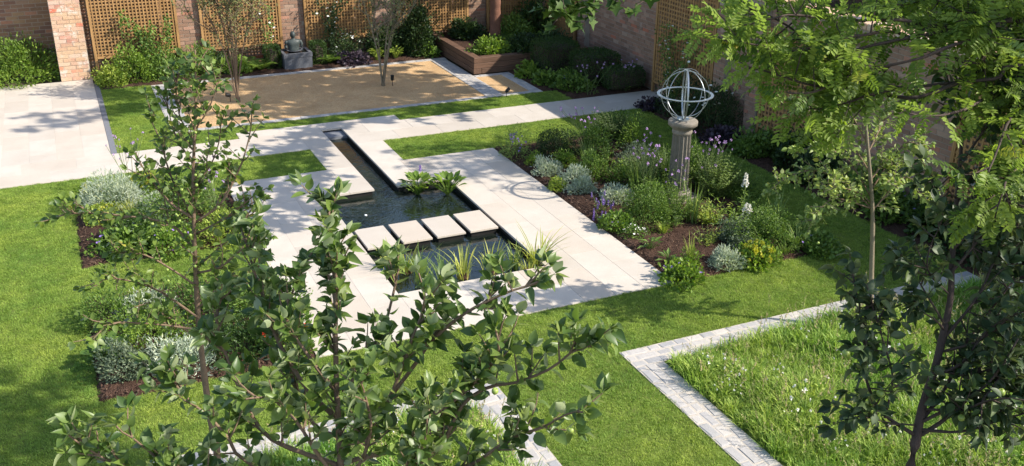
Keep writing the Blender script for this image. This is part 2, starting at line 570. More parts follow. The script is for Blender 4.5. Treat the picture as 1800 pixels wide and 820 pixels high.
M['sword'] = leaf_mat('sword_leaf', (0.09, 0.15, 0.04), (0.2, 0.27, 0.08), None, 0.3)
M['sedge'] = leaf_mat('yellow_sedge', (0.22, 0.26, 0.05), (0.46, 0.47, 0.14), None, 0.35)
M['purple_leaf'] = leaf_mat('purple_leaf', (0.025, 0.018, 0.03), (0.07, 0.05, 0.075), None, 0.15)
M['violet'] = plain('violet_petal', (0.26, 0.16, 0.46), 0.6, 0, 0.2, 0.2, 60)
M['lilac'] = plain('lilac_petal', (0.48, 0.32, 0.55), 0.6, 0, 0.2, 0.2, 60)
M['white_petal'] = plain('white_petal', (0.78, 0.76, 0.68), 0.6, 0, 0.2, 0.1, 60)
M['pink'] = plain('pink_petal', (0.62, 0.25, 0.42), 0.6, 0, 0.2)
M['red'] = plain('red_petal', (0.62, 0.05, 0.02), 0.6, 0, 0.2)
M['fruit'] = plain('green_apple_skin', (0.26, 0.34, 0.07), 0.35, 0, 0.5, 0.15, 12)
M['stem'] = plain('green_stem', (0.10, 0.14, 0.045), 0.6, 0, 0.3, 0.25)
M['bark'] = stone_mat('grey_brown_bark', [(0.17, 0.115, 0.075), (0.21, 0.145, 0.095)], 0.5, 9, 0.9, 70, 0.6)
M['bark_pale'] = stone_mat('pale_bark', [(0.19, 0.155, 0.105), (0.23, 0.19, 0.13)], 0.5, 9, 0.9, 70, 0.6)
M['bark_red'] = stone_mat('red_brown_bark', [(0.16, 0.075, 0.05), (0.19, 0.09, 0.06)], 0.5, 9, 0.9, 50, 0.6)
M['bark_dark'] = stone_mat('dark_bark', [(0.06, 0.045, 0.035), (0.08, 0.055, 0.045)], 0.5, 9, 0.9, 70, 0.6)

# ------------------------------------------------------------------ instancing of uncountable stuff (grass, mulch chips)
def scatter(name, pts, scl, rot, pick, sources, label=None, cat=None):
    me = bpy.data.meshes.new(name)
    me.vertices.add(len(pts))
    me.vertices.foreach_set('co', np.asarray(pts, np.float32).ravel())
    for an, ty, arr, key in (('scl', 'FLOAT', scl, 'value'), ('rot', 'FLOAT_VECTOR', rot, 'vector'), ('pick', 'INT', pick, 'value')):
        a = me.attributes.new(an, ty, 'POINT')
        a.data.foreach_set(key, np.asarray(arr, np.int32 if ty == 'INT' else np.float32).ravel())
    me.update()
    o = link(name, me, None, 'stuff')
    if label:
        o['label'] = label
        o['category'] = cat
    ng = bpy.data.node_groups.new(name + '_nodes', 'GeometryNodeTree')
    ng.interface.new_socket('Geometry', in_out='INPUT', socket_type='NodeSocketGeometry')
    ng.interface.new_socket('Geometry', in_out='OUTPUT', socket_type='NodeSocketGeometry')
    gi = ng.nodes.new('NodeGroupInput')
    go = ng.nodes.new('NodeGroupOutput')
    iop = ng.nodes.new('GeometryNodeInstanceOnPoints')
    jn = ng.nodes.new('GeometryNodeJoinGeometry')
    for s in reversed(sources):
        oi = ng.nodes.new('GeometryNodeObjectInfo')
        oi.inputs['Object'].default_value = s
        oi.inputs['As Instance'].default_value = True
        ng.links.new(oi.outputs['Geometry'], jn.inputs[0])
    ng.links.new(gi.outputs[0], iop.inputs['Points'])
    ng.links.new(jn.outputs[0], iop.inputs['Instance'])
    iop.inputs['Pick Instance'].default_value = True
    for an, ty, sock in (('pick', 'INT', 'Instance Index'), ('rot', 'FLOAT_VECTOR', 'Rotation'), ('scl', 'FLOAT', 'Scale')):
        na = ng.nodes.new('GeometryNodeInputNamedAttribute')
        na.data_type = ty
        na.inputs['Name'].default_value = an
        ng.links.new(na.outputs['Attribute'], iop.inputs[sock])
    ng.links.new(iop.outputs[0], go.inputs[0])
    md = o.modifiers.new('scatter', 'NODES')
    md.node_group = ng
    return o


def loose(name, geo, mats):
    """a source for scatter that is not in the scene itself"""
    return bpy.data.objects.new(name, geo.mesh(name, mats))


# ------------------------------------------------------------------ ground
RILL = (4.36, 4.83, 15.2, 18.78)
POND = (3.50, 5.75, 11.28, 15.2)


def rects(name, rs, z, m, kind='structure', thick=0.0, parent=None):
    g = Geo()
    for x0, x1, y0, y1 in rs:
        if thick:
            g.add(*box(x0, x1, y0, y1, z - thick, z)[:1], Q=BOXQ)
        else:
            g.add([(x0, y0, z), (x1, y0, z), (x1, y1, z), (x0, y1, z)], Q=[(0, 1, 2, 3)])
    return g.obj(name, m, parent, kind=kind)


far = 150
rects('ground', [(-far, far, -far, 11.28), (-far, 3.5, 11.28, 15.2), (5.75, far, 11.28, 15.2),
                 (-far, 4.36, 15.2, 18.78), (4.83, far, 15.2, 18.78), (-far, far, 18.78, far)], -0.06, M['ground'])

LAWN = [(-6, -0.28, 8.79, 17.68), (-6, 0.1, 2.5, 8.79), (-0.28, 2.13, 15.95, 17.68), (-0.28, 2.13, 12.76, 13.82), (2.13, 3.90, 16.43, 17.68),
        (5.33, 11.15, 16.42, 17.68), (9.75, 11.15, 8.79, 16.42), (-0.28, 9.75, 8.79, 10.12), (3.83, 5.46, 2.5, 8.79),
        (0.57, 1.65, 18.83, 23.9), (1.65, 2.8, 18.83, 19.68), (2.8, 6.07, 19.22, 19.68), (6.07, 10.1, 18.83, 19.68)]
rects('lawn', LAWN, -0.016, M['turf_soil'])
BEDS = [(7.12, 9.75, 10.12, 16.42), (-0.28, 2.13, 13.82, 15.95), (-0.28, 2.13, 10.12, 12.76)]
SIDE_BEDS = [(11.15, 12.2, 2.5, 17.68), (10.1, 12.2, 18.83, 21.7), (9.75, 10.1, 19.68, 21.7), (0.57, 9.0, 23.62, 24.98), (0.57, 1.65, 23.9, 23.92)]


def bed_mesh(name, r, top=0.03):
    x0, x1, y0, y1 = r
    nx, ny = max(2, int((x1 - x0) / 0.07)), max(2, int((y1 - y0) / 0.07))
    X, Y = np.meshgrid(np.linspace(x0, x1, nx + 1), np.linspace(y0, y1, ny + 1), indexing='ij')
    e = np.minimum(np.minimum(X - x0, x1 - X), np.minimum(Y - y0, y1 - Y))
    Z = -0.02 + (top + 0.02) * np.clip(e / 0.12, 0, 1) + rng.normal(0, 0.008, X.shape) * np.clip(e / 0.05, 0, 1)
    V = np.stack([X, Y, Z], -1).reshape(-1, 3)
    i = np.arange(nx)[:, None] * (ny + 1) + np.arange(ny)[None]
    Q = np.stack([i, i + ny + 1, i + ny + 2, i + 1], -1).reshape(-1, 4)
    return Geo().add(V, Q=Q).obj(name, M['soil'], kind='structure')


for r in BEDS + SIDE_BEDS[:4]:
    bed_mesh('planting_bed', r)
rects('meadow_soil', [(5.84, 11.15, 2.5, 8.41), (0.48, 3.45, 2.5, 8.41)], -0.012, M['turf_soil'])

# ---- paving: a mortar bed with slabs laid on it
slab_cache = {}


def lay(parent, x0, x1, y0, y1, along, row, length, m='slab', thick=0.034, gap=0.0035, name='slab', first=0.5):
    """rows of slabs; rows run along x or y, joints staggered"""
    a0, a1, b0, b1 = (x0, x1, y0, y1) if along == 'x' else (y0, y1, x0, x1)
    nr = max(1, round((b1 - b0) / row))
    rw = (b1 - b0) / nr
    for r in range(nr):
        cuts = [a0]
        c = a0 + length * (1.0 if r % 2 == 0 else first)
        while c < a1 - 0.18:
            cuts.append(c)
            c += length
        cuts.append(a1)
        for s, e in zip(cuts[:-1], cuts[1:]):
            key = (round(e - s, 3), round(rw, 3), along, m, thick)
            if key not in slab_cache:
                sx, sy = (e - s - gap, rw - gap) if along == 'x' else (rw - gap, e - s - gap)
                V, Q = bevel_box(sx, sy, thick, 0.0015)
                slab_cache[key] = Geo().add(V, Q=Q).mesh('slab', M[m])
            o = link(name, slab_cache[key], parent)
            am, bm = (s + e) / 2, b0 + (r + 0.5) * rw
            o.location = (am, bm, -thick / 2 + random.uniform(-0.001, 0.001)) if along == 'x' else (bm, am, -thick / 2 + random.uniform(-0.001, 0.001))


terrace = rects('terrace', [(2.13, 3.5, 10.12, 16.43), (5.75, 7.12, 10.12, 16.42), (3.5, 5.75, 10.12, 11.28), (3.5, 4.36, 15.2, 16.43), (4.83, 5.75, 15.2, 16.42),
                            (3.9, 4.36, 16.43, 17.68), (4.83, 5.33, 16.42, 17.68)], -0.0025, M['grout'], thick=0.045)
lay(terrace, 2.13, 3.53, 10.13, 16.43, 'y', 0.466, 0.92)
lay(terrace, 5.72, 7.12, 10.13, 16.42, 'y', 0.466, 0.92)
lay(terrace, 3.53, 5.72, 10.13, 11.31, 'y', 0.44, 0.59)
lay(terrace, 3.53, 4.39, 15.17, 16.43, 'y', 0.43, 1.26)
lay(terrace, 4.80, 5.72, 15.17, 16.42, 'y', 0.46, 1.26)
lay(terrace, 3.90, 4.39, 16.43, 17.68, 'y', 0.5, 1.25)
lay(terrace, 4.80, 5.33, 16.42, 17.68, 'y', 0.53, 1.25)
path = rects('path', [(-6, 4.36, 17.68, 18.83), (4.83, 12.2, 17.68, 18.83), (4.36, 4.83, 18.78, 18.83), (2.8, 6.07, 18.83, 19.22)], -0.0025, M['grout'], thick=0.045)
lay(path, -6, 4.39, 17.68, 18.83, 'x', 0.575, 0.9)
lay(path, 4.80, 12.15, 17.68, 18.83, 'x', 0.575, 0.9)
lay(path, 2.8, 6.07, 18.80, 19.22, 'x', 0.42, 0.82)
patio = rects('patio', [(-6, 0.46, 18.83, 24.72)], -0.0025, M['grout'], thick=0.045)
lay(patio, -5.98, 0.46, 18.83, 24.70, 'y', 0.46, 0.9)
g = Geo().add(*box(0.463, 0.567, 18.832, 24.3, -0.05, 0.004)[:1], Q=BOXQ)
g.obj('patio_edging', M['edging'], kind='structure')

# ---- granite sett strips
sett_meshes = []
for k in range(8):
    V, Q = bevel_box(1, 1, 1, 0.10)
    V = V + rng.normal(0, 0.035, V.shape) * np.array([1, 1, 0.5])
    sett_meshes.append(Geo().add(V, Q=Q).mesh('sett', M['sett']))


def sett_strip(x0, x1, y0, y1, along, rows, length, name='sett_border'):
    g = rects(name, [(x0, x1, y0, y1)], -0.0035, M['joint'], thick=0.04)
    a0, a1, b0, b1 = (x0, x1, y0, y1) if along == 'x' else (y0, y1, x0, x1)
    rw = (b1 - b0) / rows
    for r in range(rows):
        c = a0 + random.uniform(-0.5, 0) * length
        while c < a1 - 0.03:
            e = c + length * random.uniform(0.75, 1.35)
            s2, e2 = max(c, a0), min(e, a1)
            if e2 - s2 > 0.05:
                o = link('sett', random.choice(sett_meshes), g)
                h = 0.05
                w, l = rw - random.uniform(0.014, 0.034), e2 - s2 - random.uniform(0.014, 0.036)
                o.location = ((s2 + e2) / 2, b0 + (r + .5) * rw, -0.026 + random.uniform(0, 0.006)) if along == 'x' else (b0 + (r + .5) * rw, (s2 + e2) / 2, -0.026 + random.uniform(0, 0.006))
                o.scale = (l, w, h) if along == 'x' else (w, l, h)
                o.rotation_euler.z = random.uniform(-0.07, 0.07)
            c = e
    return g


sett_strip(5.46, 11.13, 8.41, 8.79, 'x', 3, 0.22)
sett_strip(5.46, 5.84, 4.2, 8.408, 'y', 3, 0.22)
sett_strip(0.10, 3.83, 8.41, 8.79, 'x', 3, 0.22)
sett_strip(3.45, 3.83, 5.2, 8.408, 'y', 3, 0.22)
sett_strip(0.10, 0.48, 6.5, 8.408, 'y', 3, 0.22)
sett_strip(1.65, 9.78, 19.68, 19.85, 'x', 1, 0.17)
sett_strip(1.65, 2.05, 19.852, 23.44, 'y', 3, 0.17)
sett_strip(1.65, 8.86, 23.442, 23.62, 'x', 1, 0.19)
sett_strip(8.43, 8.84, 19.852, 23.44, 'y', 3, 0.17)
sett_strip(8.842, 9.78, 21.46, 21.62, 'x', 1, 0.17)
sett_strip(9.52, 9.78, 19.852, 21.458, 'y', 2, 0.17)
rects('gravel', [(2.05, 8.43, 19.852, 23.44), (8.842, 9.52, 19.852, 21.458)], -0.014, M['gravel'])

# ---- pond and rill
x0, x1, y0, y1 = POND
rx0, rx1, ry0, ry1 = RILL
g = Geo()
D = -0.55
for a, b in (((x0, y0), (x1, y0)), ((x1, y0), (x1, y1)), ((x1, y1), (rx1, y1)), ((rx1, y1), (rx1, ry1)), ((rx1, ry1), (rx0, ry1)), ((rx0, ry1), (rx0, y1)), ((rx0, y1), (x0, y1)), ((x0, y1), (x0, y0))):
    g.add([(*a, D), (*b, D), (*b, -0.036), (*a, -0.036)], Q=[(0, 1, 2, 3)])
g.add([(x0, y0, D), (x1, y0, D), (x1, y1, D), (x0, y1, D)], Q=[(0, 1, 2, 3)])
g.add([(rx0, y1, D), (rx1, y1, D), (rx1, ry1, D), (rx0, ry1, D)], Q=[(0, 1, 2, 3)])
g.obj('pond_basin', M['liner'], kind='structure')
WZ = -0.11
g = Geo()
g.add([(x0, y0, WZ), (x1, y0, WZ), (x1, y1, WZ), (rx1, y1, WZ), (rx0, y1, WZ), (x0, y1, WZ), (rx1, ry1, WZ), (rx0, ry1, WZ)], Q=[(4, 3, 6, 7)], T=[(0, 1, 4), (1, 3, 4), (1, 2, 3), (0, 4, 5)])
g.obj('water', M['water'], kind='structure')
g = Geo().add(*box(rx0 + 0.005, rx1 - 0.005, 18.40, 18.775, -0.3, -0.06)[:1], Q=BOXQ)
tag(g.obj('spill_plate', M['edging']), 'grey slate spill plate at the far end of the rill', 'spill plate')

stone_spots = [(3.58, 4.05), (4.13, 4.59), (4.67, 5.13), (5.21, 5.67)]
words = ['leftmost pale square stepping stone in the pond', 'second pale stepping stone from the left in the pond',
         'third pale stepping stone from the left in the pond', 'rightmost pale stepping stone in the pond, nearest the planted bed']
for (a, b), w in zip(stone_spots, words):
    t = thing('stepping_stone', w, 'stepping stone', ((a + b) / 2, 13.245, 0), 'stepping stones across the pond')
    V, Q = bevel_box(b - a, 0.75, 0.034, 0.003)
    Geo().add(V, Q=Q).obj('slab', M['slab'], t, off=(0, 0, 0.017))
    V, Q = bevel_box(b - a - 0.05, 0.69, 0.5, 0.003)
    Geo().add(V, Q=Q).obj('support_block', M['liner'], t, off=(0, 0, 0.285))

# ------------------------------------------------------------------ brick walls
BL, BH, BJ = 0.262, 0.088, 0.014          # brick pitch along, course height, joint
brick_cache = {}


def brick_face(wall, core, m, org, along, out, length, z0, z1, n_single, name='brick', depth=0.05, proud=0.007):
    """courses of bricks on one face; the n_single that show largest are parts, the others one joined part"""
    org, along, out = (np.array(a, float) for a in (org, along, out))
    todo = []
    rows = int((z1 - z0) / BH)
    for r in range(rows):
        c = -BL * (0.5 if r % 2 else 0.0) - random.uniform(0, 0.03)
        while c < length - 0.04:
            s, e = max(c, 0.0), min(c + BL, length)
            if e - s > 0.06:
                todo.append((s, e, z0 + r * BH, random.uniform(-0.003, 0.004)))
            c += BL
    def seen(b):
        p = org + along * (b[0] + b[1]) / 2 + np.array([0, 0, b[2] + BH / 2])
        q = in_view(p)
        if q is None or not (-10 < q[0] < 1810 and -10 < q[1] < 830):
            return 0.0
        return (b[1] - b[0]) / q[2]
    order = sorted(range(len(todo)), key=lambda i: -seen(todo[i]))
    single = {i for i in order[:n_single] if seen(todo[i]) > 0}
    g = Geo()
    off = np.array(wall.location)
    rz = math.atan2(along[1], along[0])
    for i, (s, e, z, k) in enumerate(todo):
        w = round(e - s - BJ, 3)
        V, Q = box(-w / 2, w / 2, -depth / 2, depth / 2, -(BH - BJ) / 2, (BH - BJ) / 2)
        cpos = org + along * (s + e) / 2 + out * (proud + k - depth / 2) + np.array([0, 0, z + BH / 2])
        if i in single:
            key = (w, m)
            if key not in brick_cache:
                brick_cache[key] = Geo().add(V, Q=Q).mesh('brick', M[m])
            o = link(name, brick_cache[key], core)
            o.location = cpos - off
            o.rotation_euler.z = rz
        else:
            V2 = cpos + V[:, 0:1] * along + V[:, 1:2] * (-out) + V[:, 2:3] * np.array([0, 0, 1.0])
            g.add(V2, Q=Q, rnd=random.random())
    if g.n:
        g.obj('brickwork', M[m], core, off=off, kind='stuff')


WALL_H = 2.85
bw = thing('back_wall', 'old mottled stock brick garden wall across the back, behind the trellises', 'wall', (4, 25.1, 0))
core = Geo()
core.add(*box(0.0, 12.6, 24.95, 25.35, -0.06, WALL_H)[:1], Q=BOXQ)
core.add(*box(-6.5, 0.0, 25.62, 25.95, -0.06, WALL_H + 0.003)[:1], Q=BOXQ)
cm = core.obj('wall_core', M['mortar'], bw)
brick_face(bw, cm, 'brick', (-6.5, 25.62, 0.0), (1, 0, 0), (0, -1, 0), 6.3, 0.0, WALL_H, 230)
brick_face(bw, cm, 'brick', (0.45, 24.95, 0.0), (1, 0, 0), (0, -1, 0), 11.7, 0.0, WALL_H, 60)
PIERS = [(-0.21, 0.45), (2.52, 3.03), (4.97, 5.55), (7.29, 7.95), (9.98, 10.5)]
for k, (a, b) in enumerate(PIERS):
    y1 = 25.7 if k == 0 else 24.96
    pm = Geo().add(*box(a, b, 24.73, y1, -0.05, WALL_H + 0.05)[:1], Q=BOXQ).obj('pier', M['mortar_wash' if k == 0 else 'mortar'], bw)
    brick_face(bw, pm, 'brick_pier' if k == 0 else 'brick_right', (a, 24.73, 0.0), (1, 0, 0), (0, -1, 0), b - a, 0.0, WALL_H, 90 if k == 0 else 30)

rw = thing('side_wall', 'tall pinkish brick garden wall down the right side with sunlit coping', 'wall', (12.2, 12, 0))
cm = Geo().add(*box(12.2, 12.5, 2.0, 24.94, -0.06, 2.62)[:1], Q=BOXQ).obj('wall_core', M['mortar'], rw)
brick_face(rw, cm, 'brick_right', (12.2, 24.94, 0.0), (0, -1, 0), (-1, 0, 0), 22.9, 0.0, 2.62, 290)
for a, b in ((21.96, 22.35), (16.05, 16.42), (14.95, 15.3)):
    pm = Geo().add(*box(12.06, 12.21, a, b, -0.05, 2.5)[:1], Q=BOXQ).obj('buttress', M['mortar'], rw)
    brick_face(rw, pm, 'brick_right', (12.06, b, 0.0), (0, -1, 0), (-1, 0, 0), b - a, 0.0, 2.46, 40)
V, Q = bevel_box(0.42, 0.078, 0.105, 0.006)
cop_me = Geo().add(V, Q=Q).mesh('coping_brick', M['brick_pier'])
g = Geo()
y = 2.05
while y < 24.85:
    p = (12.35 + random.uniform(-.006, .006), y, 2.675 + random.uniform(-.004, .004))
    if 9.0 < y < 14.5:
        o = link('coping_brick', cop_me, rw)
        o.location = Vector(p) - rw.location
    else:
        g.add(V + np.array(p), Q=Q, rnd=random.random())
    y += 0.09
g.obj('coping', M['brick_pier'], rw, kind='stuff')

# ------------------------------------------------------------------ trellis panels
lath_cache = {}


def lath(parent, name, c, size, m):
    key = (*(round(s, 3) for s in size), m)
    if key not in lath_cache:
        V, Q = box(-size[0] / 2, size[0] / 2, -size[1] / 2, size[1] / 2, -size[2] / 2, size[2] / 2)
        lath_cache[key] = Geo().add(V, Q=Q).mesh(name, M[m])
    o = link(name, lath_cache[key], parent)
    o.location = c
    return o


def trellis(label, org, along, out, width, z0, z1, pitch=0.076, bar=0.03):
    """panel from org along a wall; out points to the garden"""
    t = thing('trellis_panel', label, 'trellis', (*org, z0), 'wooden trellis panels on the walls')
    ax = 0 if abs(along[0]) > 0.5 else 1
    al, ou = np.array([*along, 0.0]), np.array([*out, 0.0])
    h = z1 - z0
    def sz(a, d, z):
        return (a, d, z) if ax == 0 else (d, a, z)
    for s in (0.03, width - 0.03):
        lath(t, 'post', al * s + np.array([0, 0, (h - z0) / 2]), sz(0.06, 0.05, h + z0), 'trellis_v')
    for z in (0.0, h):
        lath(t, 'frame_rail', al * width / 2 + ou * 0.008 + np.array([0, 0, z]), sz(width - 0.122, 0.045, 0.05), 'trellis_h')
    nv = int((width - 0.12) / pitch)
    for k in range(nv):
        s = 0.06 + (width - 0.12) * (k + 0.5) / nv
        lath(t, 'upright', al * s + ou * 0.004 + np.array([0, 0, h / 2]), sz(bar, 0.014, h - 0.052), 'trellis_v')
    nh = int(h / pitch)
    for k in range(nh):
        z = 0.025 + (h - 0.05) * (k + 0.5) / nh
        lath(t, 'cross_lath', al * width / 2 - ou * 0.003 + np.array([0, 0, z]), sz(width - 0.122, 0.014, bar), 'trellis_h')
    return t


trellis('sunlit honey wood trellis nearest the paved patio on the back wall', (0.58, 24.66), (1, 0), (0, -1), 1.94, 0.50, 2.45)
trellis('trellis on the back wall behind the bushier multi stemmed tree', (3.03, 24.66), (1, 0), (0, -1), 1.94, 0.50, 2.45)
trellis('trellis on the back wall just right of the dark statue', (5.55, 24.66), (1, 0), (0, -1), 1.74, 0.50, 2.45)
trellis('shaded trellis on the back wall beside the raised timber bed', (7.97, 24.66), (1, 0), (0, -1), 2.0, 0.50, 2.45)
trellis('shaded trellis behind the thick red brown trunk, in the back corner', (10.5, 24.66), (1, 0), (0, -1), 1.5, 0.50, 2.45)
trellis('short shaded trellis on the side wall above the clipped box cubes', (12.1, 24.3), (0, -1), (-1, 0), 1.75, 0.32, 2.35)
trellis('tall trellis on the side wall behind the armillary sphere', (12.1, 18.75), (0, -1), (-1, 0), 2.28, 0.25, 2.42, 0.095, 0.04)
trellis('trellis on the side wall seen through the slender standard tree', (12.1, 14.9), (0, -1), (-1, 0), 2.1, 0.3, 2.2, 0.095, 0.04)
trellis('trellis on the side wall at the right edge of the picture', (12.1, 10.25), (0, -1), (-1, 0), 2.1, 0.3, 2.4, 0.095, 0.04)

# ------------------------------------------------------------------ raised timber bed
rb = thing('raised_bed', 'raised planting bed of stacked dark oak sleepers in the back corner', 'raised bed', (8.9, 21.68, 0))
SH = 0.133
for k in range(3):
    z = (k + 0.5) * SH
    a = 0.004 * (k - 1)
    xe = 8.9 if k % 2 else 9.102
    cuts = [9.104 if k % 2 == 0 else 8.9, 10.35 + 0.3 * (k % 2), 12.04]
    if k % 2 == 0:
        cuts[0] = 9.104
    for s, e in zip(cuts[:-1], cuts[1:]):
        V, Q = bevel_box(e - s - 0.004, 0.2, SH - 0.004, 0.008)
        Geo().add(V + np.array([(s + e) / 2, 21.78 + a, z]), Q=Q, rnd=random.random()).obj('sleeper', M['sleeper_x'], rb)
    cuts = [21.68 if k % 2 == 0 else 21.885, 23.0 + 0.4 * (k % 2), 24.7]
    for s, e in zip(cuts[:-1], cuts[1:]):
        V, Q = bevel_box(0.2, e - s - 0.004, SH - 0.004, 0.008)
        Geo().add(V + np.array([9.0 + a, (s + e) / 2, z]), Q=Q, rnd=random.random()).obj('sleeper', M['sleeper'], rb)
V, Q = box(9.1, 12.1, 21.88, 24.9, 0.0, 0.335)
Geo().add(V, Q=Q).obj('soil_fill', M['soil'], rb)

# ------------------------------------------------------------------ wall fountain and statue
ft = thing('fountain_trough', 'square lead grey fountain trough below the statue at the back wall', 'trough', (5.13, 24.02, 0))
g = Geo()
ox0, ox1, oy0, oy1, zt = 4.79, 5.47, 23.77, 24.4, 0.40
g.add(*box(ox0, ox1, oy0, oy1, -0.02, 0.30)[:1], Q=BOXQ)
g.obj('basin', M['lead'], ft)
g = Geo()
for a in ((ox0 - .012, ox1 + .012, oy0 - .012, oy0 + .06), (ox0 - .012, ox1 + .012, oy1 - .06, oy1 + .012), (ox0 - .012, ox0 + .06, oy0 + .06, oy1 - .06), (ox1 - .06, ox1 + .012, oy0 + .06, oy1 - .06)):
    g.add(*box(*a, 0.301, zt)[:1], Q=BOXQ)
g.obj('rim', M['lead'], ft)
Geo().add([(ox0 + .06, oy0 + .06, .37), (ox1 - .06, oy0 + .06, .37), (ox1 - .06, oy1 - .06, .37), (ox0 + .06, oy1 - .06, .37)], Q=[(0, 1, 2, 3)]).obj('water_surface', M['water'], ft)

sx, sy = 5.12, 24.17
prof = [(0.36, .16, .12), (.42, .19, .14), (.47, .185, .135), (.52, .18, .12), (.58, .20, .125), (.64, .225, .125), (.69, .24, .115), (.725, .235, .10), (.75, .19, .085), (.765, .11, .07), (.78, .065, .062),
        (.81, .056, .06), (.83, .06, .07), (.85, .073, .085), (.89, .082, .096), (.94, .084, .10), (.98, .075, .09), (1.01, .05, .06), (1.022, .01, .01)]
n = 28
ang = np.arange(n) * 2 * np.pi / n
V = []
for z, rx, ry in prof:
    for a in ang:
        c, s = math.cos(a), math.sin(a)
        k = 1.0
        y = ry * s
        if .5 < z < .7:                              # chest and belly relief
            y *= 1 + 0.10 * math.exp(-((abs(c) - .45) / .22) ** 2) * (1 if s < 0 else 0)
        if .85 < z < .96 and s < -0.9:               # nose, brow and chin line
            y -= 0.022 * math.exp(-((z - .895) / .03) ** 2)
        if .86 < z < .93 and abs(c) > .93:           # ears
            rx2 = rx + .012
            V.append((sx + rx2 * c, sy + y, z))
            continue
        V.append((sx + rx * c, sy + y, z))
Q = [(i * n + j, i * n + (j + 1) % n, (i + 1) * n + (j + 1) % n, (i + 1) * n + j) for i in range(len(prof) - 1) for j in range(n)]
V = [(sx + (a - sx) * .76, sy + (b - sy) * .76, .36 + (c - .36) * .76) for a, b, c in V]
st = thing('torso_statue', 'dark bronze torso and head statue standing over the fountain trough', 'statue', (sx, sy, 0.36))
Geo().add(V, Q=Q).obj('figure', M['bronze'], st, smooth=True)
for s in (-1, 1):                                    # cropped upper arms
    P = np.array([(sx + s * .15, sy, .625), (sx + s * .19, sy - .008, .573), (sx + s * .194, sy - .023, .505), (sx + s * .182, sy - .045, .466)])
    V2, T2, Q2 = tube(smooth_line(P, .03), np.linspace(.047, .034, len(smooth_line(P, .03))), 10)
    Geo().add(V2, T2, Q2).obj('upper_arm', M['bronze'], st, smooth=True)
V2, Q2 = lathe([(.02, .372), (.14, .39), (.19, .42), (.195, .43), (.175, .426), (.12, .40), (.0, .395)], 24, (sx, sy - .07))
Geo().add(V2, Q=Q2).obj('dish', M['lead'], st, smooth=True)

# ------------------------------------------------------------------ pedestal and armillary sphere
px, py = 8.86, 12.75
pd = thing('pedestal', 'weathered fluted stone column carrying the armillary sphere', 'pedestal', (px, py, 0))
V, Q = bevel_box(.56, .56, .12, .012)
Geo().add(V + np.array([px, py, .05]), Q=Q).obj('plinth', M['pedestal'], pd)
V, Q = lathe([(.0, .11), (.225, .11), (.235, .14), (.225, .175), (.19, .185), (.19, .205), (.175, .22)], 32, (px, py))
Geo().add(V, Q=Q).obj('base_moulding', M['pedestal'], pd, smooth=True)
n = 96
V, zs = [], np.linspace(.20, 1.17, 9)
for i, z in enumerate(zs):
    for j in range(n):
        a = 2 * np.pi * j / n
        fl = abs(math.sin(a * 8)) ** 0.6
        r = (.172 - .02 * i / 8) * (1 - .17 * fl)
        V.append((px + r * math.cos(a), py + r * math.sin(a), z))
Q = [(i * n + j, i * n + (j + 1) % n, (i + 1) * n + (j + 1) % n, (i + 1) * n + j) for i in range(8) for j in range(n)]
Geo().add(V, Q=Q).obj('fluted_shaft', M['pedestal'], pd)
V, Q = lathe([(.148, 1.15), (.16, 1.165), (.166, 1.19), (.16, 1.21), (.154, 1.23), (.172, 1.245), (.205, 1.275), (.218, 1.295), (.236, 1.30), (.238, 1.362), (.226, 1.375), (.0, 1.376)], 40, (px, py))
Geo().add(V, Q=Q).obj('capital', M['pedestal'], pd, smooth=True)

RC, RR = np.array([px, py, 1.80]), 0.405
arm = thing('armillary_sphere', 'silver metal armillary sphere on top of the fluted stone column', 'armillary sphere', (px, py, 1.376))


def hoop(R, w, t, M3, n=72):
    """a flat band bent to a circle: radius, width along the axis, thickness along the radius"""
    a = np.arange(n) * 2 * np.pi / n
    V = []
    for dr, dz in ((-t / 2, -w / 2), (t / 2, -w / 2), (t / 2, w / 2), (-t / 2, w / 2)):
        V.append(np.stack([(R + dr) * np.cos(a), (R + dr) * np.sin(a), np.full(n, dz)], -1))
    V = np.stack(V, 1).reshape(-1, 3) @ np.array(M3).T
    Q = [(i * 4 + k, ((i + 1) % n) * 4 + k, ((i + 1) % n) * 4 + (k + 1) % 4, i * 4 + (k + 1) % 4) for i in range(n) for k in range(4)]
    return V + RC, Q


def rotm(rx, rz):
    return np.array(Matrix.Rotation(rz, 3, 'Z') @ Matrix.Rotation(rx, 3, 'X'))


V, Q = hoop(.425, .010, .046, np.eye(3))
Geo().add(V, Q=Q).obj('horizon_ring', M['metal'], arm)
for az, R, w in ((math.radians(62), RR - .012, .026), (math.radians(152), RR - .028, .02), (math.radians(15), RR + .003, .007), (math.radians(105), RR - .002, .007)):
    V, Q = hoop(R, w, .008, rotm(math.pi / 2, az))
    Geo().add(V, Q=Q).obj('meridian_ring', M['metal'], arm)
V, T, Q = tube([RC + (0.0, 0, -.425), RC + (0, 0, .39)], .011, 8)
Geo().add(V, T, Q).obj('axis_rod', M['metal'], arm)
V, Q = lathe([(.0, 1.40), (.10, 1.40), (.10, 1.378), (.0, 1.378)], 20, (px, py))
Geo().add(V, Q=Q).obj('foot_plate', M['metal'], arm)

# ------------------------------------------------------------------ small fittings
def spotlight(label, p, lean):
    t = thing('garden_spotlight', label, 'garden light', p, 'black garden spotlights')
    p = np.array(p)
    V, T, Q = tube([p + (0, 0, -.03), p + (0, 0, .13)], .008, 6)
    Geo().add(V, T, Q).obj('spike', M['black'], t)
    d = np.array(lean)
    V, T, Q = tube([p + (0, 0, .13) - d * .02, p + (0, 0, .13) + d * .01, p + (0, 0, .13) + d * .10, p + (0, 0, .13) + d * .11], [.025, .038, .04, .036], 12)
    Geo().add(V, T, Q).obj('lamp_head', M['black'], t)


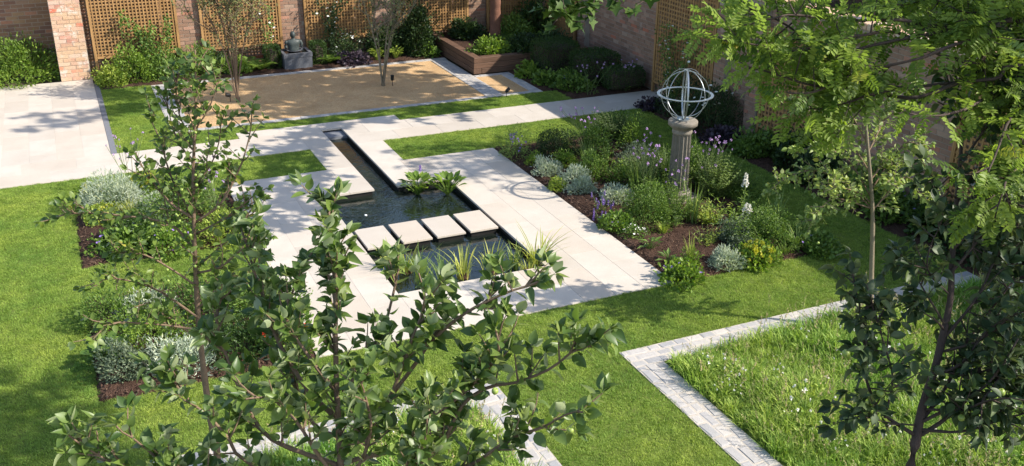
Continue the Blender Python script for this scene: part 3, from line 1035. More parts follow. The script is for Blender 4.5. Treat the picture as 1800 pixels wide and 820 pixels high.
spotlight('small black upright spotlight at the foot of the twin stemmed tree', ground_at(690, 150), (0.05, 0, 1))
spotlight('black angled spotlight at the edge of the grass near the little gravel square', ground_at(890, 171), (0.75, .2, .5))
spotlight('black spotlight lying at the foot of the bushier multi stemmed tree', ground_at(405, 178), (-.8, -.1, .2))
for (u, v), w in (((583, 383), 'small white float near the middle of the pond'), ((643, 379), 'small white float on the water towards the left of the pond'), ((855, 452), 'small white float among the front pond sedges')):
    p = ground_at(u, v, WZ)
    V, Q = lathe([(.0, 0.012), (.02, .01), (.024, -.004), (.0, -.006)], 12)
    o = Geo().add(V, Q=Q).obj('pond_float', M['white'], off=(0, 0, 0))
    o.location = p
    tag(o, w, 'float', 'white floats on the pond')

# ------------------------------------------------------------------ plants
def lumpy(D, k=5, amp=0.16, seed=0):
    r = np.random.default_rng(seed)
    f = np.ones(len(D))
    for _ in range(k):
        w = r.normal(0, 2.6, 3)
        f += amp / math.sqrt(k) * np.cos(D @ w + r.uniform(0, 6.28))
    return f


def stalks(root, P, n, r, h, mt='stem', rad=0.006):
    """short stems from the root up into the plant"""
    g = Geo()
    for _ in range(n):
        a = random.uniform(0, 6.28)
        q = P + np.array([math.cos(a) * r * .75 * random.random() ** .5, math.sin(a) * r * .75 * random.random() ** .5, h * random.uniform(.5, .8)])
        b = P + (q - P) * np.array([.3, .3, 0])
        V, T, Q = tube(smooth_line([b, b + (q - b) * (.45, .45, .55), q], .1), rad, 5)
        g.add(V, T, Q)
    g.obj('stems', M[mt], root, kind='stuff')


def mound(root, P, r, h, n, L, W, m, shape='dart', flat=0.0, name='foliage', lift=0.35):
    """a rounded bush: leaves through the outer part of a lumpy dome"""
    P = np.asarray(P, float)
    seed = int(abs(P[0] * 977 + P[1] * 131)) % 99991
    D = norm(rng.normal(0, 1, (n, 3)))
    D[:, 2] = np.abs(D[:, 2]) * 1.1 - 0.04
    D = norm(D)
    f = lumpy(D, 9, 0.30, seed) * (1 - 0.45 * rng.random(n) ** 1.7)
    stray = (rng.random(n) < .09) & (D[:, 2] > .25)
    f = np.where(stray, rng.uniform(.95, 1.3, n), f)
    pos = D * f[:, None] * np.array([r, r, h])
    pos[:, 2] = np.maximum(pos[:, 2], 0.03)
    ax = norm(D * np.array([1, 1, .6]) + rng.normal(0, .55, (n, 3)) + np.array([0, 0, lift]))
    N = norm(D + rng.normal(0, .5, (n, 3)) + np.array([0, 0, flat]))
    sc = rng.uniform(.65, 1.25, n)
    V, T, Q, rn = leaves(pos + P, ax, N, L * sc, W * sc, shape)
    Geo().add(V, T, Q, rn).obj(name, M[m], root, kind='stuff')


def hedge(root, P, sx, sy, h, n, L, m, bev=0.12, rz=0.0, zb=0.0):
    """clipped box: leaves over a rounded cuboid"""
    P = np.asarray(P, float)
    U = rng.uniform(-1, 1, (n, 3))
    k = rng.integers(0, 5, n)
    for ax in range(n):
        q = k[ax]
        if q == 4:
            U[ax, 2] = 1
        elif q < 2:
            U[ax, 0] = (-1, 1)[q]
        else:
            U[ax, 1] = (-1, 1)[q - 2]
    nn = norm(np.sign(U) * np.abs(U) ** 6)
    half = np.array([sx / 2, sy / 2, h / 2])
    X = U * half
    inner = np.clip(X, -(half - bev), half - bev)
    X = inner + norm(X - inner) * bev * rng.uniform(.55, 1.08, (n, 1))
    X += rng.normal(0, .008, (n, 3))
    c, s = math.cos(rz), math.sin(rz)
    X = X @ np.array([[c, s, 0], [-s, c, 0], [0, 0, 1]])
    pos = X + P + np.array([0, 0, h / 2 + zb])
    V, T, Q, rn = leaves(pos, nn + rng.normal(0, .7, (n, 3)) + (0, 0, .4), nn + rng.normal(0, .6, (n, 3)), L * rng.uniform(.7, 1.2, n), L * .6, 'dart')
    Geo().add(V, T, Q, rn).obj('foliage', M[m], root, kind='stuff')
    i = .55
    V, Q = bevel_box(sx - .18, sy - .18, h - .16, .05)
    Geo().add(V @ np.array([[c, s, 0], [-s, c, 0], [0, 0, 1]]) + P + (0, 0, h / 2 - .02), Q=Q).obj('twiggy_core', M['bark_dark'], root)


def tuft(root, P, n, h, r, lean, w, m, name='blades', droop=.35, seg=5, single=False):
    P = np.asarray(P, float)
    az = rng.uniform(0, 6.28, n)
    B = P + np.stack([np.cos(az) * r * rng.random(n), np.sin(az) * r * rng.random(n), np.full(n, -0.01)], -1)
    H = h * rng.uniform(.55, 1.1, n)
    le = lean * rng.uniform(.2, 1.3, n)
    ws = w * rng.uniform(.7, 1.2, n)
    dr = droop * rng.uniform(.5, 1.4, n)
    az = az + rng.normal(0, .4, n)
    if single:
        for i in range(n):
            V, T, Q, rn = blades(B[i:i + 1], az[i:i + 1], le[i:i + 1], H[i:i + 1], ws[i:i + 1], seg, dr[i:i + 1])
            Geo().add(V, T, Q, rn).obj('blade', M[m], root)
    else:
        V, T, Q, rn = blades(B, az, le, H, ws, seg, dr)
        Geo().add(V, T, Q, rn).obj(name, M[m], root, kind='stuff')


def stemmy(root, P, ns, h, r, per, L, W, m, shape='dart', splay=.5, z0=.12, leaf_up=.5, rad=.005, stem='stem', name='foliage'):
    """upright stems set with leaves from low down to the tip"""
    P = np.asarray(P, float)
    g = Geo()
    PP, DD, NN, LL = [], [], [], []
    tips = []
    for _ in range(ns):
        a, q = random.uniform(0, 6.28), math.sqrt(random.random())
        b = P + np.array([math.cos(a) * q * r * .45, math.sin(a) * q * r * .45, -.01])
        hh = h * random.uniform(.6, 1.05) * (1 - .25 * q)
        o = np.array([math.cos(a), math.sin(a), 0]) * q * r * splay
        tip = b + o + np.array([random.gauss(0, .03), random.gauss(0, .03), hh])
        line = smooth_line([b, b + (tip - b) * (.3, .3, .5), tip], .06)
        V, T, Q = tube(line, np.linspace(rad, rad * .4, len(line)), 4, False)
        g.add(V, T, Q)
        tips.append(tip)
        t = np.linspace(z0, 1, per)
        k = np.clip((t * (len(line) - 1)).astype(int), 0, len(line) - 1)
        az = np.arange(per) * 2.4 + random.uniform(0, 6)
        PP.append(line[k])
        d = np.stack([np.cos(az), np.sin(az), np.full(per, leaf_up) + rng.normal(0, .2, per)], -1)
        DD.append(d)
        NN.append(np.stack([-np.cos(az) * .5, -np.sin(az) * .5, np.ones(per)], -1) + rng.normal(0, .3, (per, 3)))
        LL.append(L * rng.uniform(.7, 1.2, per) * (1.05 - .45 * t))
    g.obj('stems', M[stem], root, kind='stuff')
    LL = np.concatenate(LL)
    V, T, Q, rn = leaves(np.concatenate(PP), np.concatenate(DD), np.concatenate(NN), LL, LL * W / L, shape)
    Geo().add(V, T, Q, rn).obj(name, M[m], root, kind='stuff')
    return tips


def floret_mesh(name, r, m, petals=6, dome=0.5):
    """a small many petalled head"""
    g = Geo()
    n = petals * 3
    d = norm(rng.normal(0, 1, (n, 3)) + np.array([0, 0, dome]))
    V, T, Q, rn = leaves(d * r * .25, d, norm(rng.normal(0, 1, (n, 3))), r, r * .9, 'dart')
    return g.add(V, T, Q, rn).mesh(name, M[m])


def daisy_mesh(name, r, m, n=5):
    g = Geo()
    a = np.arange(n) * 2 * np.pi / n
    D = np.stack([np.cos(a), np.sin(a), np.full(n, .25)], -1)
    V, T, Q, rn = leaves(np.zeros((n, 3)), D, np.tile([0, 0, 1.0], (n, 1)), r, r * .85, 'oval')
    return g.add(V, T, Q, rn).mesh(name, M[m])


FL = {'verbena': floret_mesh('verbena_head', .026, 'lilac'), 'violet': daisy_mesh('geranium_flower', .022, 'violet'), 'white': daisy_mesh('white_flower', .028, 'white_petal'),
      'pink': daisy_mesh('pink_flower', .02, 'pink'), 'red': daisy_mesh('red_flower', .055, 'red', 8), 'phlox': floret_mesh('white_floret', .03, 'white_petal', 5),
      'salvia': floret_mesh('violet_floret', .016, 'violet', 4), 'yellow': floret_mesh('yellow_floret', .03, 'yellow', 6)}


def bloom(root, kind, p, s=1.0, name='flower'):
    o = link(name, FL[kind], root)
    o.location = Vector(p) - root.location
    o.scale = (s, s, s)
    o.rotation_euler = (random.gauss(0, .35), random.gauss(0, .35), random.uniform(0, 6.28))
    return o


def crown_blooms(root, P, kind, n, r, h, s=1.0):
    for _ in range(n):
        a, q = random.uniform(0, 6.28), math.sqrt(random.random()) * .95
        bloom(root, kind, (P[0] + math.cos(a) * q * r, P[1] + math.sin(a) * q * r, P[2] + h * math.sqrt(max(.05, 1 - q * q)) + random.uniform(.0, .05)), s * random.uniform(.75, 1.2))


def verbena(label, P, ns, h, r, lean=(0, 0)):
    """wiry branching stems with small lilac heads"""
    P = np.asarray(P, float)
    root = thing('verbena', label, 'flower', P, 'tall lilac verbenas')
    g = Geo()
    heads = []
    for _ in range(ns):
        a = random.uniform(0, 6.28)
        b = P + np.array([math.cos(a) * .08, math.sin(a) * .08, -.02]) * random.random()
        hh = h * random.uniform(.7, 1.05)
        tip = b + np.array([math.cos(a) * r * random.random() + lean[0], math.sin(a) * r * random.random() + lean[1], hh])
        line = smooth_line([b, b + (tip - b) * (.35, .35, .5), tip], .12)
        V, T, Q = tube(line, np.linspace(.0055, .003, len(line)), 4, False)
        g.add(V, T, Q)
        heads.append(tip)
        for _k in range(random.choice((0, 1, 1, 2))):
            i = int(len(line) * random.uniform(.5, .85))
            az = random.uniform(0, 6.28)
            e = line[i] + np.array([math.cos(az) * .09, math.sin(az) * .09, .16]) * random.uniform(.6, 1.3)
            V, T, Q = tube([line[i], (line[i] + e) / 2 + (math.cos(az) * .02, math.sin(az) * .02, 0), e], .003, 4, False)
            g.add(V, T, Q)
            heads.append(e)
    g.obj('stems', M['stem'], root, kind='stuff')
    for q in heads:
        bloom(root, 'verbena', q, random.uniform(.55, .95))
    n = ns * 7
    az = rng.uniform(0, 6.28, n)
    z = rng.uniform(.02, .4, n) * h
    pos = P + np.stack([np.cos(az) * r * .4 * rng.random(n), np.sin(az) * r * .4 * rng.random(n), z], -1)
    V, T, Q, rn = leaves(pos, np.stack([np.cos(az), np.sin(az), np.full(n, .5)], -1), rng.normal(0, .4, (n, 3)) + (0, 0, 1), .09, .022, 'dart')
    Geo().add(V, T, Q, rn).obj('foliage', M['mid'], root, kind='stuff')
    return root


def fern(root, P, n, L, m='bright'):
    P = np.asarray(P, float)
    for k in range(n):
        az = k * 2.4 + random.uniform(-.3, .3)
        l = L * random.uniform(.75, 1.15)
        t = np.linspace(0, 1, 15)
        d = np.array([math.cos(az), math.sin(az), 0])
        rib = P + (l * .8 * t ** 1.2)[:, None] * d
        rib[:, 2] += l * (.95 * t - .62 * t ** 2.2)
        g = Geo()
        V, T, Q = tube(rib, np.linspace(.006, .002, 15), 4, False)
        g.add(V, T, Q)
        s = np.array([-d[1], d[0], 0])
        w = l * .26 * np.sin(np.pi * (.12 + .88 * t)) ** .8
        tg = norm(np.gradient(rib, axis=0))
        for side in (-1, 1):
            V, T, Q, rn = leaves(rib[1:], side * s + tg[1:] * .45, np.tile([0, 0, 1.0], (14, 1)) - tg[1:] * .2, w[1:], .034 * l / .5, 'dart')
            g.add(V, T, Q, rn)
        g.obj('frond', M[m], root)


def broad(root, P, n, L, W, h, m, shape='oval', rise=0.0, spread=.55):
    """large single leaves on stalks from the base"""
    P = np.asarray(P, float)
    for k in range(n):
        az = k * 2.4 + random.uniform(-.4, .4)
        q = random.uniform(.25, 1)
        d = np.array([math.cos(az), math.sin(az), 0])
        b = P + d * .02
        e = P + d * q * h * spread + np.array([0, 0, h * (1.05 - .45 * q) * random.uniform(.8, 1.1)])
        g = Geo()
        V, T, Q = tube(smooth_line([b, (b + e) / 2 - d * .04 * h, e], .08), .005, 4, False)
        g.add(V, T, Q, .3)
        l = L * random.uniform(.7, 1.15)
        V, T, Q, rn = leaves([e], [d + np.array([0, 0, random.uniform(-.2, .7) + rise])], [np.array([0, 0, 1.0]) - d * .4], l, l * W / L, shape)
        g.add(V, T, Q, rn)
        g.obj('leaf', M[m], root)


def plant(name, label, cat, P, group=None):
    o = thing(name, label, cat, P, group)
    o['kind'] = 'thing'
    return o


G = ground_at


def simple(name, label, cat, uv, r, h, n, L, W, m, shape='dart', group=None, z=0.0, flowers=None, nst=8, P=None, **kw):
    if P is None:
        P = G(*uv, z)
        r, h, n = r * 1.22, h * 1.25, int(n * 1.5)
    P = np.array(P, float)
    root = plant(name, label, cat, P, group)
    stalks(root, P, nst, r, h)
    mound(root, P, r, h, n, L, W, m, shape, **kw)
    if flowers:
        crown_blooms(root, P, flowers[0], flowers[1], r, h, flowers[2] if len(flowers) > 2 else 1.0)
    return root


# ---- the bed round the pedestal
simple('lavender', 'purple flowering lavender at the far left corner of the pedestal bed', 'lavender', (906, 276), .20, .34, 500, .07, .014, 'needle', flowers=('salvia', 30, 1.2))
simple('santolina', 'dark green clipped dome behind the silver plants, left of the lily', 'shrub', (975, 272), .36, .36, 3200, .035, .016, 'dark')
simple('spurge', 'low yellow green plant between the dark dome and the silver plants', 'plant', (990, 293), .19, .22, 700, .06, .02, 'bright')
SV = 'silver leaved artemisias'
for uv, r, h, w in (((962, 306), .23, .24, 'silver artemisia mound farthest along the pedestal bed edge'), ((1012, 324), .27, .27, 'large silver artemisia mound, second along the pedestal bed edge'),
                    ((1024, 338), .21, .20, 'low silver artemisia just in front of the large silver mound'), ((1082, 354), .26, .24, 'silver artemisia beside the big round green bush'),
                    ((1276, 467), .20, .21, 'silver artemisia at the front of the pedestal bed next to the yellow flowers')):
    P = G(*uv)
    root = plant('artemisia', w, 'artemisia', P, SV)
    stalks(root, P, 9, r, h)
    mound(root, P, r, h, 1700, .06, .014, 'silver', lift=.6)
simple('salvia_bush', 'fresh green mound just behind the large silver artemisia', 'shrub', (1042, 312), .24, .32, 1500, .045, .02, 'mid')
simple('spurge', 'small lime plant at the paving edge between two silver mounds', 'plant', (980, 334), .13, .15, 420, .05, .022, 'lime')
simple('spurge', 'small pale green tuft at the far left paving edge, by the first silver mound', 'plant', (940, 290), .12, .16, 380, .05, .016, 'bright')
for uv, ns, h, r, m, w in (((1083, 243), 120, .62, .42, 'needle_dark', 'dark upright rosemary bush nearest the back lawn'), ((1150, 330), 150, .78, .42, 'needle_dark', 'tall dark rosemary just left of the stone column'),
                           ((1258, 345), 160, .80, .40, 'needle', 'tall light green rosemary right of the stone column')):
    P = G(*uv)
    root = plant('rosemary', w, 'rosemary', P, 'rosemary bushes round the pedestal')
    stemmy(root, P, ns, h, r, 70, .06, .018, m, splay=.9, leaf_up=1.0, stem='stem')
P = G(1070, 290)
root = plant('lily_plant', 'leafy upright plant with pale stems left of the tall rosemary', 'plant', P)
stemmy(root, P, 9, .55, .25, 26, .09, .024, 'mid', splay=.6)
simple('box_bush', 'big round fresh green bush in the middle of the pedestal bed', 'shrub', (1135, 388), .38, .44, 5200, .032, .016, 'mid')
P = G(1165, 352)
root = plant('fennel', 'feathery light green plant behind the big round bush', 'plant', P)
stemmy(root, P, 60, .68, .42, 36, .07, .017, 'bright', splay=.9)
P = G(1215, 393)
root = plant('iris', 'tall sword leaved iris in front of the stone column', 'iris', P)
tuft(root, P, 34, .78, .10, .22, .022, 'sword', droop=.1, single=True)
P = G(1243, 393)
root = plant('phlox', 'bright lime leafy plant right of the iris', 'plant', P)
stemmy(root, P, 22, .5, .3, 16, .11, .035, 'lime', 'oval', splay=.7)
P = G(1296, 388)
root = plant('hydrangea', 'broad leafy green plant below the white flowers', 'plant', P)
stemmy(root, P, 22, .36, .55, 12, .14, .05, 'bright', 'ovate', splay=.9)


def white_spike(label, uv, h, hs, rs):
    P = G(*uv)
    root = plant('white_flower_spike', label, 'flower', P, 'white flower spikes')
    V, T, Q = tube([P - (0, 0, .02), P + (0.01, 0, h * .5), P + (0, 0.01, h)], .008, 6)
    Geo().add(V, T, Q).obj('stem', M['stem'], root)
    n = 34
    az = np.arange(n) * 2.4
    V, T, Q, rn = leaves(P + np.stack([0 * az, 0 * az, np.linspace(.05, h - hs, n)], -1), np.stack([np.cos(az), np.sin(az), np.full(n, .6)], -1), np.tile([0, 0, 1.0], (n, 1)), .075, .028, 'oval')
    Geo().add(V, T, Q, rn).obj('foliage', M['bright'], root, kind='stuff')
    for k in range(20):
        t = k / 19
        a = k * 2.4
        r = rs * (1 - .6 * t)
        bloom(root, 'phlox', (P[0] + math.cos(a) * r, P[1] + math.sin(a) * r, h - hs + hs * t), .95 - .35 * t)


white_spike('tall slim white flower spike right of the light green rosemary', (1303, 388), .78, .2, .035)
white_spike('rounded white flower head nearer the front dome', (1310, 402), .40, .12, .07)
simple('hebe', 'large dense green dome at the right front of the pedestal bed', 'shrub', (1340, 428), .38, .42, 4600, .034, .018, 'mid')
simple('hebe', 'small blue green dome left of the large front dome', 'shrub', (1288, 424), .20, .25, 1700, .032, .016, 'grey')
simple('hebe', 'low blue green dome just in front of the large dome', 'shrub', (1302, 438), .16, .2, 1200, .032, .016, 'grey')
simple('lady_mantle', 'yellow green flowering plant at the front corner of the pedestal bed', 'flower', (1330, 463), .23, .22, 800, .06, .04, 'bright', flowers=('yellow', 45, 1.1))
P = G(1165, 412)
root = plant('grass_tuft', 'small lime grass tuft in front of the big round bush', 'grass', P)
tuft(root, P, 60, .30, .06, .55, .010, 'lime', single=False)
P = G(1243, 432)
root = plant('variegated_plant', 'upright pale variegated plant in the open mulch', 'plant', P)
stemmy(root, P, 16, .38, .24, 14, .07, .02, 'lime', splay=.7)
simple('saxifrage', 'low plant with tiny white flowers at the paving side of the mulch', 'flower', (1115, 416), .16, .12, 420, .035, .016, 'mid', flowers=('white', 26, .6))
simple('geranium', 'violet geranium at the front left corner of the pedestal bed', 'geranium', (1196, 490), .24, .17, 700, .06, .045, 'bright', 'oval', flowers=('violet', 14))
simple('geranium', 'low violet geranium at the paving edge in front of the round bush', 'geranium', (1084, 402), .19, .15, 520, .055, .04, 'mid', 'oval', flowers=('violet', 6))
P = G(1056, 372)
root = plant('salvia', 'slim violet salvia spikes at the paving edge', 'flower', P)
tp = stemmy(root, P, 12, .34, .2, 9, .06, .018, 'bright', splay=.7)
for q in tp:
    for k in range(4):
        bloom(root, 'salvia', q - np.array([0, 0, .022 * k]), 1.0)
P = G(1057, 391)
root = plant('salvia', 'small salvia with violet spikes alone in the mulch', 'flower', P)
tp = stemmy(root, P, 6, .26, .12, 8, .05, .018, 'mid', splay=.7)
for q in tp:
    for k in range(4):
        bloom(root, 'salvia', q - np.array([0, 0, .022 * k]), 1.0)
for uv, w in (((1142, 440), 'small leafy rosette in the mulch, left one of two'), ((1174, 466), 'small leafy rosette in the mulch, nearer the front edge')):
    P = G(*uv)
    root = plant('rosette_plant', w, 'plant', P, 'small rosettes in the mulch')
    broad(root, P, 14, .15, .055, .16, 'mid', 'dart')
P = G(1214, 466)
root = plant('crocosmia', 'upright green and reddish bladed plant in the front mulch', 'plant', P)
tuft(root, P, 26, .5, .05, .25, .016, 'sedge', droop=.1)
mound(root, P, .15, .2, 350, .05, .02, 'bright')
P = G(1398, 440)
root = plant('daylily', 'arching daylily tuft at the shaded right end of the bed', 'grass', P)
tuft(root, P, 60, .48, .09, .7, .016, 'sword')
P = G(1378, 448)
root = plant('grass_tuft', 'bright grass tuft between the large dome and the daylily', 'grass', P)
tuft(root, P, 50, .34, .07, .7, .012, 'sword')
simple('geranium', 'low geranium with one violet flower at the far right end of the bed', 'geranium', (1436, 442), .28, .15, 800, .055, .045, 'mid', 'oval', flowers=('violet', 3))
P = G(1362, 400)
root = plant('crocosmia', 'tall sword leaves in the shade behind the large front dome', 'plant', P)
tuft(root, P, 40, .62, .12, .35, .02, 'sword', droop=.15)
simple('catmint', 'grey green catmint behind the lily leaved plant', 'plant', (1115, 300), .3, .34, 1400, .045, .015, 'grey')
P = G(995, 262)
root = plant('grass_tuft', 'upright green grass clump beside the dark dome', 'grass', P)
tuft(root, P, 60, .5, .12, .4, .010, 'sword', droop=.2)
verbena('tall lilac verbena leaning over the back lawn, left of the dark rosemary', G(1035, 270), 12, .95, .45, (-.18, .1))
verbena('tall lilac verbena at the left of the stone column', G(1140, 356), 15, 1.15, .5, (.02, .1))
verbena('lilac verbena flowering right of the stone column', G(1236, 352), 14, 1.1, .38, (.08, .02))
verbena('lilac verbena crossing in front of the fluted column', G(1190, 372), 6, .95, .25)
verbena('lilac verbena in front of the clipped boxes beside the back path', np.array([10.6, 18.98, 0]), 6, .75, .5)
verbena('lilac verbena in front of the low box dome by the side wall', np.array([11.5, 18.95, 0]), 6, .7, .3)

simple('salvia_bush', 'tall mid green bush between the dark dome and the dark rosemary', 'shrub', (1045, 272), .3, .42, 1600, .05, .022, 'mid')
simple('salvia_bush', 'leafy green bush close behind the stone column', 'shrub', (1205, 318), .4, .5, 2200, .055, .024, 'mid')
simple('catmint', 'loose green plant on the back edge of the pedestal bed', 'plant', (1120, 258), .3, .34, 1300, .05, .016, 'bright')
simple('spurge', 'fresh green clump in front of the tall dark rosemary', 'plant', (1100, 322), .24, .3, 1000, .05, .02, 'bright')
P = G(1185, 400)
root = plant('verbascum', 'narrow upright leafy stems in front of the stone column base', 'plant', P)
stemmy(root, P, 12, .42, .2, 20, .07, .02, 'mid', splay=.5)
P = G(1030, 290)
root = plant('feather_grass', 'fine arching green grass left of the leafy lily plant', 'grass', P)
tuft(root, P, 110, .55, .1, .55, .008, 'sword', droop=.25)
P = G(1185, 384)
root = plant('fennel', 'feathery light green plant hiding the foot of the stone column', 'plant', P)
stemmy(root, P, 50, .6, .36, 34, .07, .018, 'bright', splay=.9)
for uv, w in (((1118, 348), 'tall fine grass left of the tall lilac verbena'), ((1168, 338), 'tall fine grass close to the left of the stone column')):
    P = G(*uv)
    root = plant('switch_grass', w, 'grass', P, 'tall grasses by the column')
    tuft(root, P, 130, .95, .12, .35, .010, 'sword', droop=.18)
simple('shrub', 'light green bush on the shaded right side of the pedestal bed', 'shrub', (1300, 345), .28, .36, 1200, .05, .02, 'mid')

# ---- left beds
P = G(205, 366)
root = plant('artemisia', 'big feathery silver artemisia in the upper left bed', 'artemisia', P, SV)
stalks(root, P, 12, .4, .42)
mound(root, P, .42, .46, 3000, .07, .014, 'silver', lift=.7)
P = G(268, 380)
root = plant('artemisia', 'silver artemisia right of the feather grass in the upper left bed', 'artemisia', P, SV)
mound(root, P, .3, .3, 1700, .06, .014, 'silver', lift=.6)
simple('lady_mantle', 'yellow flowered plant at the far left corner of the upper left bed', 'flower', (163, 352), .17, .2, 500, .05, .03, 'bright', flowers=('yellow', 26))
simple('lady_mantle', 'yellow flowered plant behind the silver artemisia in the upper left bed', 'flower', (255, 340), .2, .26, 600, .05, .03, 'bright', flowers=('yellow', 34))
simple('lady_mantle', 'yellow green plant in front of the big silver artemisia', 'flower', (180, 390), .2, .2, 600, .05, .03, 'lime', flowers=('yellow', 14))
P = G(233, 388)
root = plant('feather_grass', 'pale feather grass clump among the silver plants', 'grass', P)
tuft(root, P, 120, .5, .08, .5, .007, 'sedge')
simple('geranium', 'violet flowered geranium sprawling at the left corner of the upper left bed', 'geranium', (225, 436), .36, .26, 1700, .06, .05, 'mid', 'oval', flowers=('violet', 9))
simple('salvia_bush', 'bushy green perennial behind the young tree trunk in the upper left bed', 'shrub', (330, 380), .5, .45, 3000, .05, .022, 'mid')
simple('geranium', 'blue flowered plant on the front edge of the upper left bed', 'geranium', (300, 440), .32, .25, 1200, .05, .035, 'bright', 'oval', flowers=('violet', 14))
simple('spurge', 'pale green plant at the right end of the upper left bed', 'plant', (400, 420), .35, .3, 1500, .05, .022, 'lime')
simple('hebe', 'dark leafy bush in the middle of the upper left bed', 'shrub', (245, 420), .3, .34, 1600, .05, .025, 'box')
verbena('lilac verbena standing tall at the back of the upper left bed by the path', G(235, 352), 9, 1.05, .4, (0, .25))
verbena('lilac verbena at the right end of the upper left bed', G(385, 392), 9, .95, .4)
simple('hebe', 'low grey green sedum mound near the front corner of the lower left bed', 'shrub', (238, 655), .25, .27, 1900, .04, .022, 'grey')
P = G(192, 640)
root = plant('lady_mantle', 'round leaved plant at the left edge of the lower left bed', 'plant', P)
broad(root, P, 30, .14, .14, .3, 'mid', 'oval')
P = G(318, 645)
root = plant('artemisia', 'silver artemisia by the young tree trunk in the lower left bed', 'artemisia', P, SV)
mound(root, P, .32, .32, 2000, .06, .015, 'silver', lift=.6)
P = G(262, 555)
root = plant('artemisia', 'silver artemisia at the back of the lower left bed', 'artemisia', P, SV)
mound(root, P, .34, .28, 1900, .06, .015, 'silver', lift=.6)
simple('box_bush', 'fresh green mound in the middle of the lower left bed', 'shrub', (262, 612), .42, .34, 2600, .04, .02, 'bright')
simple('salvia_bush', 'green bush at the left back corner of the lower left bed', 'shrub', (200, 565), .32, .28, 1500, .05, .02, 'mid')
simple('salvia_bush', 'loose green bush behind the silver plants in the lower left bed', 'shrub', (360, 560), .45, .4, 2200, .05, .022, 'mid')
simple('hebe', 'dark bush right of the young tree trunk in the lower left bed', 'shrub', (420, 620), .36, .34, 1900, .045, .02, 'box')
simple('salvia_bush', 'green perennial clump towards the paving in the lower left bed', 'shrub', (470, 560), .42, .4, 2000, .05, .022, 'mid')
simple('dahlia', 'dahlia with orange red flowers at the right corner of the lower left bed', 'flower', (505, 612), .25, .3, 700, .08, .04, 'mid', 'oval', flowers=('red', 5))

# ---- pond plants
PG = 'plants standing in the pond'
for uv, n, w in (((735, 342), 26, 'broad leaved pond plant at the mouth of the rill'), ((787, 342), 24, 'broad leaved pond plant in the far right pond corner')):
    P = G(*uv, WZ)
    root = plant('pickerelweed', w, 'pond plant', P, PG)
    broad(root, P, n + 16, .18, .12, .30, 'bright', 'ovate', .6, .75)
for k in range(5):
    bloom(bpy.data.objects['pickerelweed'], 'salvia', G(735, 342, WZ) + np.array([.05, 0, .42 + .02 * k]), 1.3)
for uv, n, h, ln, m, w in (((688, 486), 26, .50, .35, 'sedge', 'pale striped rushes at the left front of the pond'), ((742, 500), 22, .52, .45, 'sword', 'striped iris clump second from the left in the pond front'),
                       ((815, 488), 20, .42, .6, 'sedge', 'yellow green iris clump in the middle of the pond front'), ((862, 480), 24, .44, .55, 'sedge', 'yellow sedge on a dark tussock in the pond front'),
                       ((905, 472), 26, .36, .5, 'sword', 'fine green rush right of the yellow tussock'), ((945, 466), 34, .50, .75, 'sedge', 'arching yellow iris in the near right pond corner'),
                       ((715, 478), 22, .40, .5, 'sedge', 'thin rushes behind the two left iris clumps in the pond'), ((778, 496), 22, .40, .6, 'sword', 'green iris between the striped iris and the middle clump'), ((928, 478), 18, .34, .8, 'sedge', 'low yellow blades at the pond edge left of the corner iris')):
    P = G(*uv, WZ)
    root = plant('water_iris', w, 'pond plant', P, PG)
    tuft(root, P, int(n * 1.7), h * 1.2, .13, ln, .022, m, droop=.22, single=True)
    if m == 'sedge':
        V, Q = lathe([(.0, .05), (.06, .045), (.09, .01), (.10, -.05)], 12)
        Geo().add(V * rng.uniform(.9, 1.1, V.shape) + P, Q=Q).obj('root_tussock', M['soil'], root)

# ---- back border
simple('viburnum_bush', 'bright leafy bush filling the wall recess at the far left', 'shrub', None, .72, .92, 5200, .075, .035, 'bright', 'oval', P=(-.95, 25.3, 0), nst=16)
simple('viburnum_bush', 'leafy bush at the picture edge beside the recess bush', 'shrub', None, .7, .85, 3000, .075, .035, 'bright', 'oval', P=(-2.2, 25.3, 0), nst=16)
simple('lady_mantle', 'lime green low plant at the foot of the washed brick pier', 'plant', None, .42, .42, 2000, .06, .04, 'lime', 'oval', P=(0.9, 24.15, 0))
simple('shrub', 'leafy lime bush under the sunlit trellis', 'shrub', None, .45, .62, 2400, .06, .035, 'bright', 'oval', P=(1.4, 24.25, 0))
simple('shrub', 'green bush under the right half of the sunlit trellis', 'shrub', None, .45, .6, 2200, .06, .035, 'mid', 'oval', P=(2.1, 24.2, 0))
simple('shrub', 'mid green bush at the foot of the second wall pier', 'shrub', None, .42, .6, 2200, .06, .03, 'mid', 'oval', P=(2.85, 24.25, 0))
simple('hellebore', 'bright green leafy clump behind the bushier multi stemmed tree', 'plant', None, .3, .3, 900, .08, .04, 'bright', 'oval', P=(3.72, 24.05, 0))
simple('shrub', 'dark low shrub under the second trellis', 'shrub', None, .38, .42, 1500, .06, .03, 'dark', 'oval', P=(3.3, 24.3, 0))
for P, w, n in (((4.25, 24.0, 0), 'fern left of the statue at the foot of the trellis', 13), ((5.98, 24.05, 0), 'fern right of the statue', 15), ((4.0, 24.35, 0), 'fern close under the second trellis', 10)):
    root = plant('fern', w, 'fern', P, 'ferns in the back border')
    fern(root, P, n, .5)
for P, w in (((4.58, 24.2, 0), 'clipped dark box block left of the statue'), ((5.72, 24.2, 0), 'clipped dark box block right of the statue')):
    root = plant('box_block', w, 'hedge', P, 'clipped box blocks')
    hedge(root, P, .36, .5, .55, 2600, .035, 'box', .08)
simple('heuchera', 'purple leaved low plant at the back edge of the gravel', 'plant', None, .38, .26, 900, .07, .06, 'purple_leaf', 'oval', P=(6.55, 23.88, 0))
simple('rose_bush', 'rose bush with small white flowers under the third trellis', 'rose', None, .42, .7, 1900, .05, .026, 'dark', 'oval', P=(6.5, 24.35, 0), flowers=('white', 16, 1.1))
